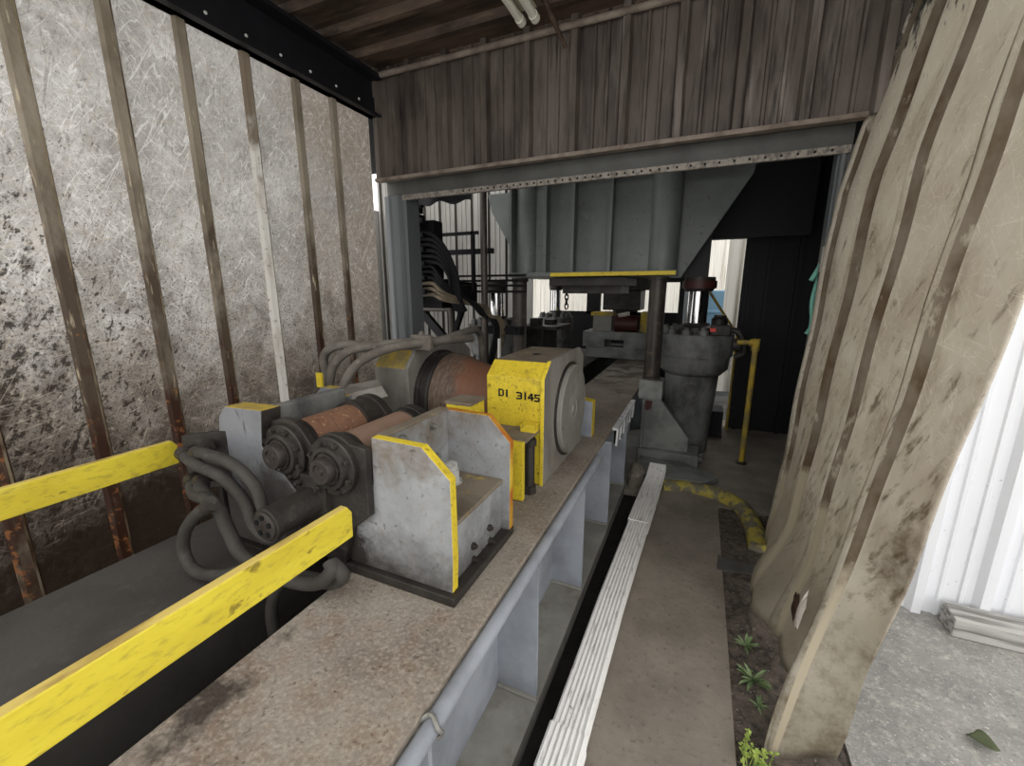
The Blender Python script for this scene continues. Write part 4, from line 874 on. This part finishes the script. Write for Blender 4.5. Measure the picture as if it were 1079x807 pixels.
# rubble slab and broken concrete
def rock(name, c, s, label, mat, seed, cat='rubble', group=None):
    rnd = random.Random(seed); bm = bmesh.new(); bmesh.ops.create_icosphere(bm, subdivisions=2, radius=1)
    for v in bm.verts:
        v.co *= 1 + rnd.uniform(-.22, .16); v.co.z = max(v.co.z, -.55)
        v.co = Vector((v.co.x * s[0] + c[0], v.co.y * s[1] + c[1], (v.co.z + .55) * s[2] + c[2]))
    me = bpy.data.meshes.new(name); bm.to_mesh(me); bm.free(); me.materials.append(mat)
    o = bpy.data.objects.new(name, me); COL.objects.link(o); o['_w'] = [0, 0, 0]
    return tag(o, label, cat, group)
rock('concrete_rubble', (-.385, 3.48, -.05), (.07, .16, .14), 'broken concrete lump wedged against the track beam end', m_conc, 3)
sl = MB().prism('z', [(-.42, 3.62), (-.05, 3.56), (.16, 3.60), (.27, 3.74), (-.02, 3.98), (-.42, 3.98)], .0, .05).build('concrete_slab', [m_castl], bevel=.01)
tag(sl, 'thin broken grey slab lying before the press foot', 'slab')
# yellow curb hump
cu = MB().tube([(-.16, 3.47, .0), (.0, 3.50, .008), (.16, 3.49, .01), (.30, 3.43, .012), (.41, 3.30, .012), (.455, 3.12, .012), (.468, 2.92, .010), (.472, 2.79, .0)], .062, 14)
tag(cu.build('yellow_curb', [m_curb]), 'worn yellow painted curb hump rounding the walkway corner', 'curb')
tag(MB().prism('z', [(.22, 2.47), (.45, 2.52), (.44, 2.60), (.23, 2.62)], -.01, .006).build('threshold_plate', [m_conc2], bevel=.002), 'cracked threshold strip at the end of the dirt patch', 'plate')
# weeds
def weed(c, n, ln, label, mat, seed):
    rnd = random.Random(seed); o = thing('weed', c, label, 'weed', 'weeds in the dirt strip')
    st_ = MB().tube([(c[0], c[1], c[2] - .02), (c[0] + .004, c[1], c[2] + ln * .3)], .003, 6, spline=False).build('stem', [mat], o)
    mb = MB()
    for k in range(n):
        a = rnd.uniform(0, 6.28); el = rnd.uniform(.1, .9); l = ln * rnd.uniform(.6, 1.1); w = l * .11
        d = Vector((math.cos(a) * math.cos(el), math.sin(a) * math.cos(el), math.sin(el))); s_ = Vector((-math.sin(a), math.cos(a), 0)); up = d.cross(s_)
        b = Vector(c) + Vector((0, 0, ln * .12 * rnd.random()))
        pts = [b, b + d * l * .4 + s_ * w - up * .02 * l, b + d * l * .75 + s_ * w * .7 - Vector((0, 0, .05 * l)), b + d * l - Vector((0, 0, .16 * l)), b + d * l * .75 - s_ * w * .7 - Vector((0, 0, .05 * l)), b + d * l * .4 - s_ * w - up * .02 * l]
        mb.add(pts, [(0, 1, 2, 3), (0, 3, 4, 5)])
    lv = mb.build('leaves', [mat], o, fix=False)
    return o
weed((.325, 1.92, 0), 18, .065, 'small green weed in the dirt strip, farthest of the rosettes', m_leafm, 1)
weed((.335, 1.74, 0), 24, .08, 'larger green weed in the middle of the dirt strip', m_leafm, 2)
weed((.345, 1.62, 0), 12, .045, 'tiny green weed closest to the buckled sheet', m_leafm, 5)
cp_ = thing('weed', (.30, 1.37, 0), 'bright yellow green leafy clump at the bottom frame edge', 'weed', 'weeds in the dirt strip')
rnd = random.Random(4); mb = MB(); ms_ = MB()
for k in range(26):
    a = rnd.uniform(0, 6.28); rr = .055 * math.sqrt(rnd.random()); b = Vector((.30 + rr * math.cos(a), 1.37 + rr * math.sin(a), 0)); tip = b + Vector((rnd.uniform(-.015, .015), rnd.uniform(-.015, .015), rnd.uniform(.03, .085)))
    ms_.tube([b - Vector((0, 0, .02)), tip], .0015, 5, spline=False)
    for q in range(6):
        an = rnd.uniform(0, 6.28); d = Vector((math.cos(an), math.sin(an), rnd.uniform(-.2, .7))).normalized(); sd_ = Vector((-math.sin(an), math.cos(an), rnd.uniform(-.3, .3))); l = rnd.uniform(.009, .017)
        p0 = tip.lerp(b, rnd.uniform(0, .5))
        mb.add([p0, p0 + d * l * .5 + sd_ * l * .38, p0 + d * l, p0 + d * l * .5 - sd_ * l * .38], [(0, 1, 2, 3)])
ms_.build('stems', [m_leafy], cp_); mb.build('leaves', [m_leafy], cp_, fix=False)
# timber and leaf outside
tm = MB().prism('x', [(2.40, -.01), (2.52, -.01), (2.52, .095), (2.40, .085)], 1.23, 3.6, 0)
tag(tm.build('weathered_timber', [m_timber], bevel=.006), 'weathered grey timber lying at the foot of white tin wall', 'timber')
lf = MB().grid(lambda u, v: (1.03 + .06 * u + .02 * v, 1.81 + .035 * (v - .5) * math.sin(math.pi * min(max(u, .06), .97)) * 2 - .04 * u, .004 + .02 * math.sin(3 * u) * (v - .5) ** 2 * 4), 8, 4)
tag(lf.build('fallen_leaf', [m_leafd], solid=.002), 'single dry green leaf on the outside ground', 'leaf')
# ================================================================= LAMP
fl = thing('strip_light', (-1.0, 2.2, 3.1), 'unlit twin tube strip light hanging below the brown ceiling', 'light')
for x in (-1.045, -.965):
    t_ = MB().cyl((x, 1.35, 3.06), (x, 2.46, 3.06), .022, seg=16).build('lamp_tube', [m_tube], fl)
    MB().cyl((x, 2.44, 3.06), (x, 2.485, 3.06), .026, seg=16).build('end_cap', [m_tube], t_)
MB().prism('y', [(-1.07, 3.085), (-.94, 3.085), (-.97, 3.13), (-1.04, 3.13)], 1.35, 2.44).build('lamp_housing', [m_lampbody], fl)
for y in (1.5, 2.3): MB().cyl((-1.005, y, 3.13), (-1.005, y, 3.20), .008, seg=8).build('hanger', [m_lampbody], fl)
pipe('hanging_conduit', [(-.93, 2.40, 3.17), (-.87, 2.73, 3.02)], .014, 'thin dark conduit running from lamp to header wall', 'conduit', m_ceil)

for o in list(COL.objects):
    if '_w' in o: del o['_w']

# ================================================================= LIGHT, WORLD, CAMERA
w = bpy.data.worlds.new('World'); scene.world = w; w.use_nodes = True
bg = w.node_tree.nodes['Background']; bg.inputs[0].default_value = (1, .985, .965, 1); bg.inputs[1].default_value = 1.6
cam = bpy.data.cameras.new('camera'); co = bpy.data.objects.new('camera', cam); COL.objects.link(co)
cam.sensor_fit = 'HORIZONTAL'; cam.sensor_width = 36; cam.lens = 36 * 440 / 1079
cam.clip_start = .02
co.location = (0, 0, 1.6); co.rotation_euler = (R(90 - 12.35), 0, R(24.0))
scene.camera = co
scene.view_settings.view_transform = 'Standard'
try: scene.view_settings.look = 'None'
except Exception: pass
scene.view_settings.gamma = 1; scene.view_settings.use_curve_mapping = False
scene.view_settings.exposure = 0.4
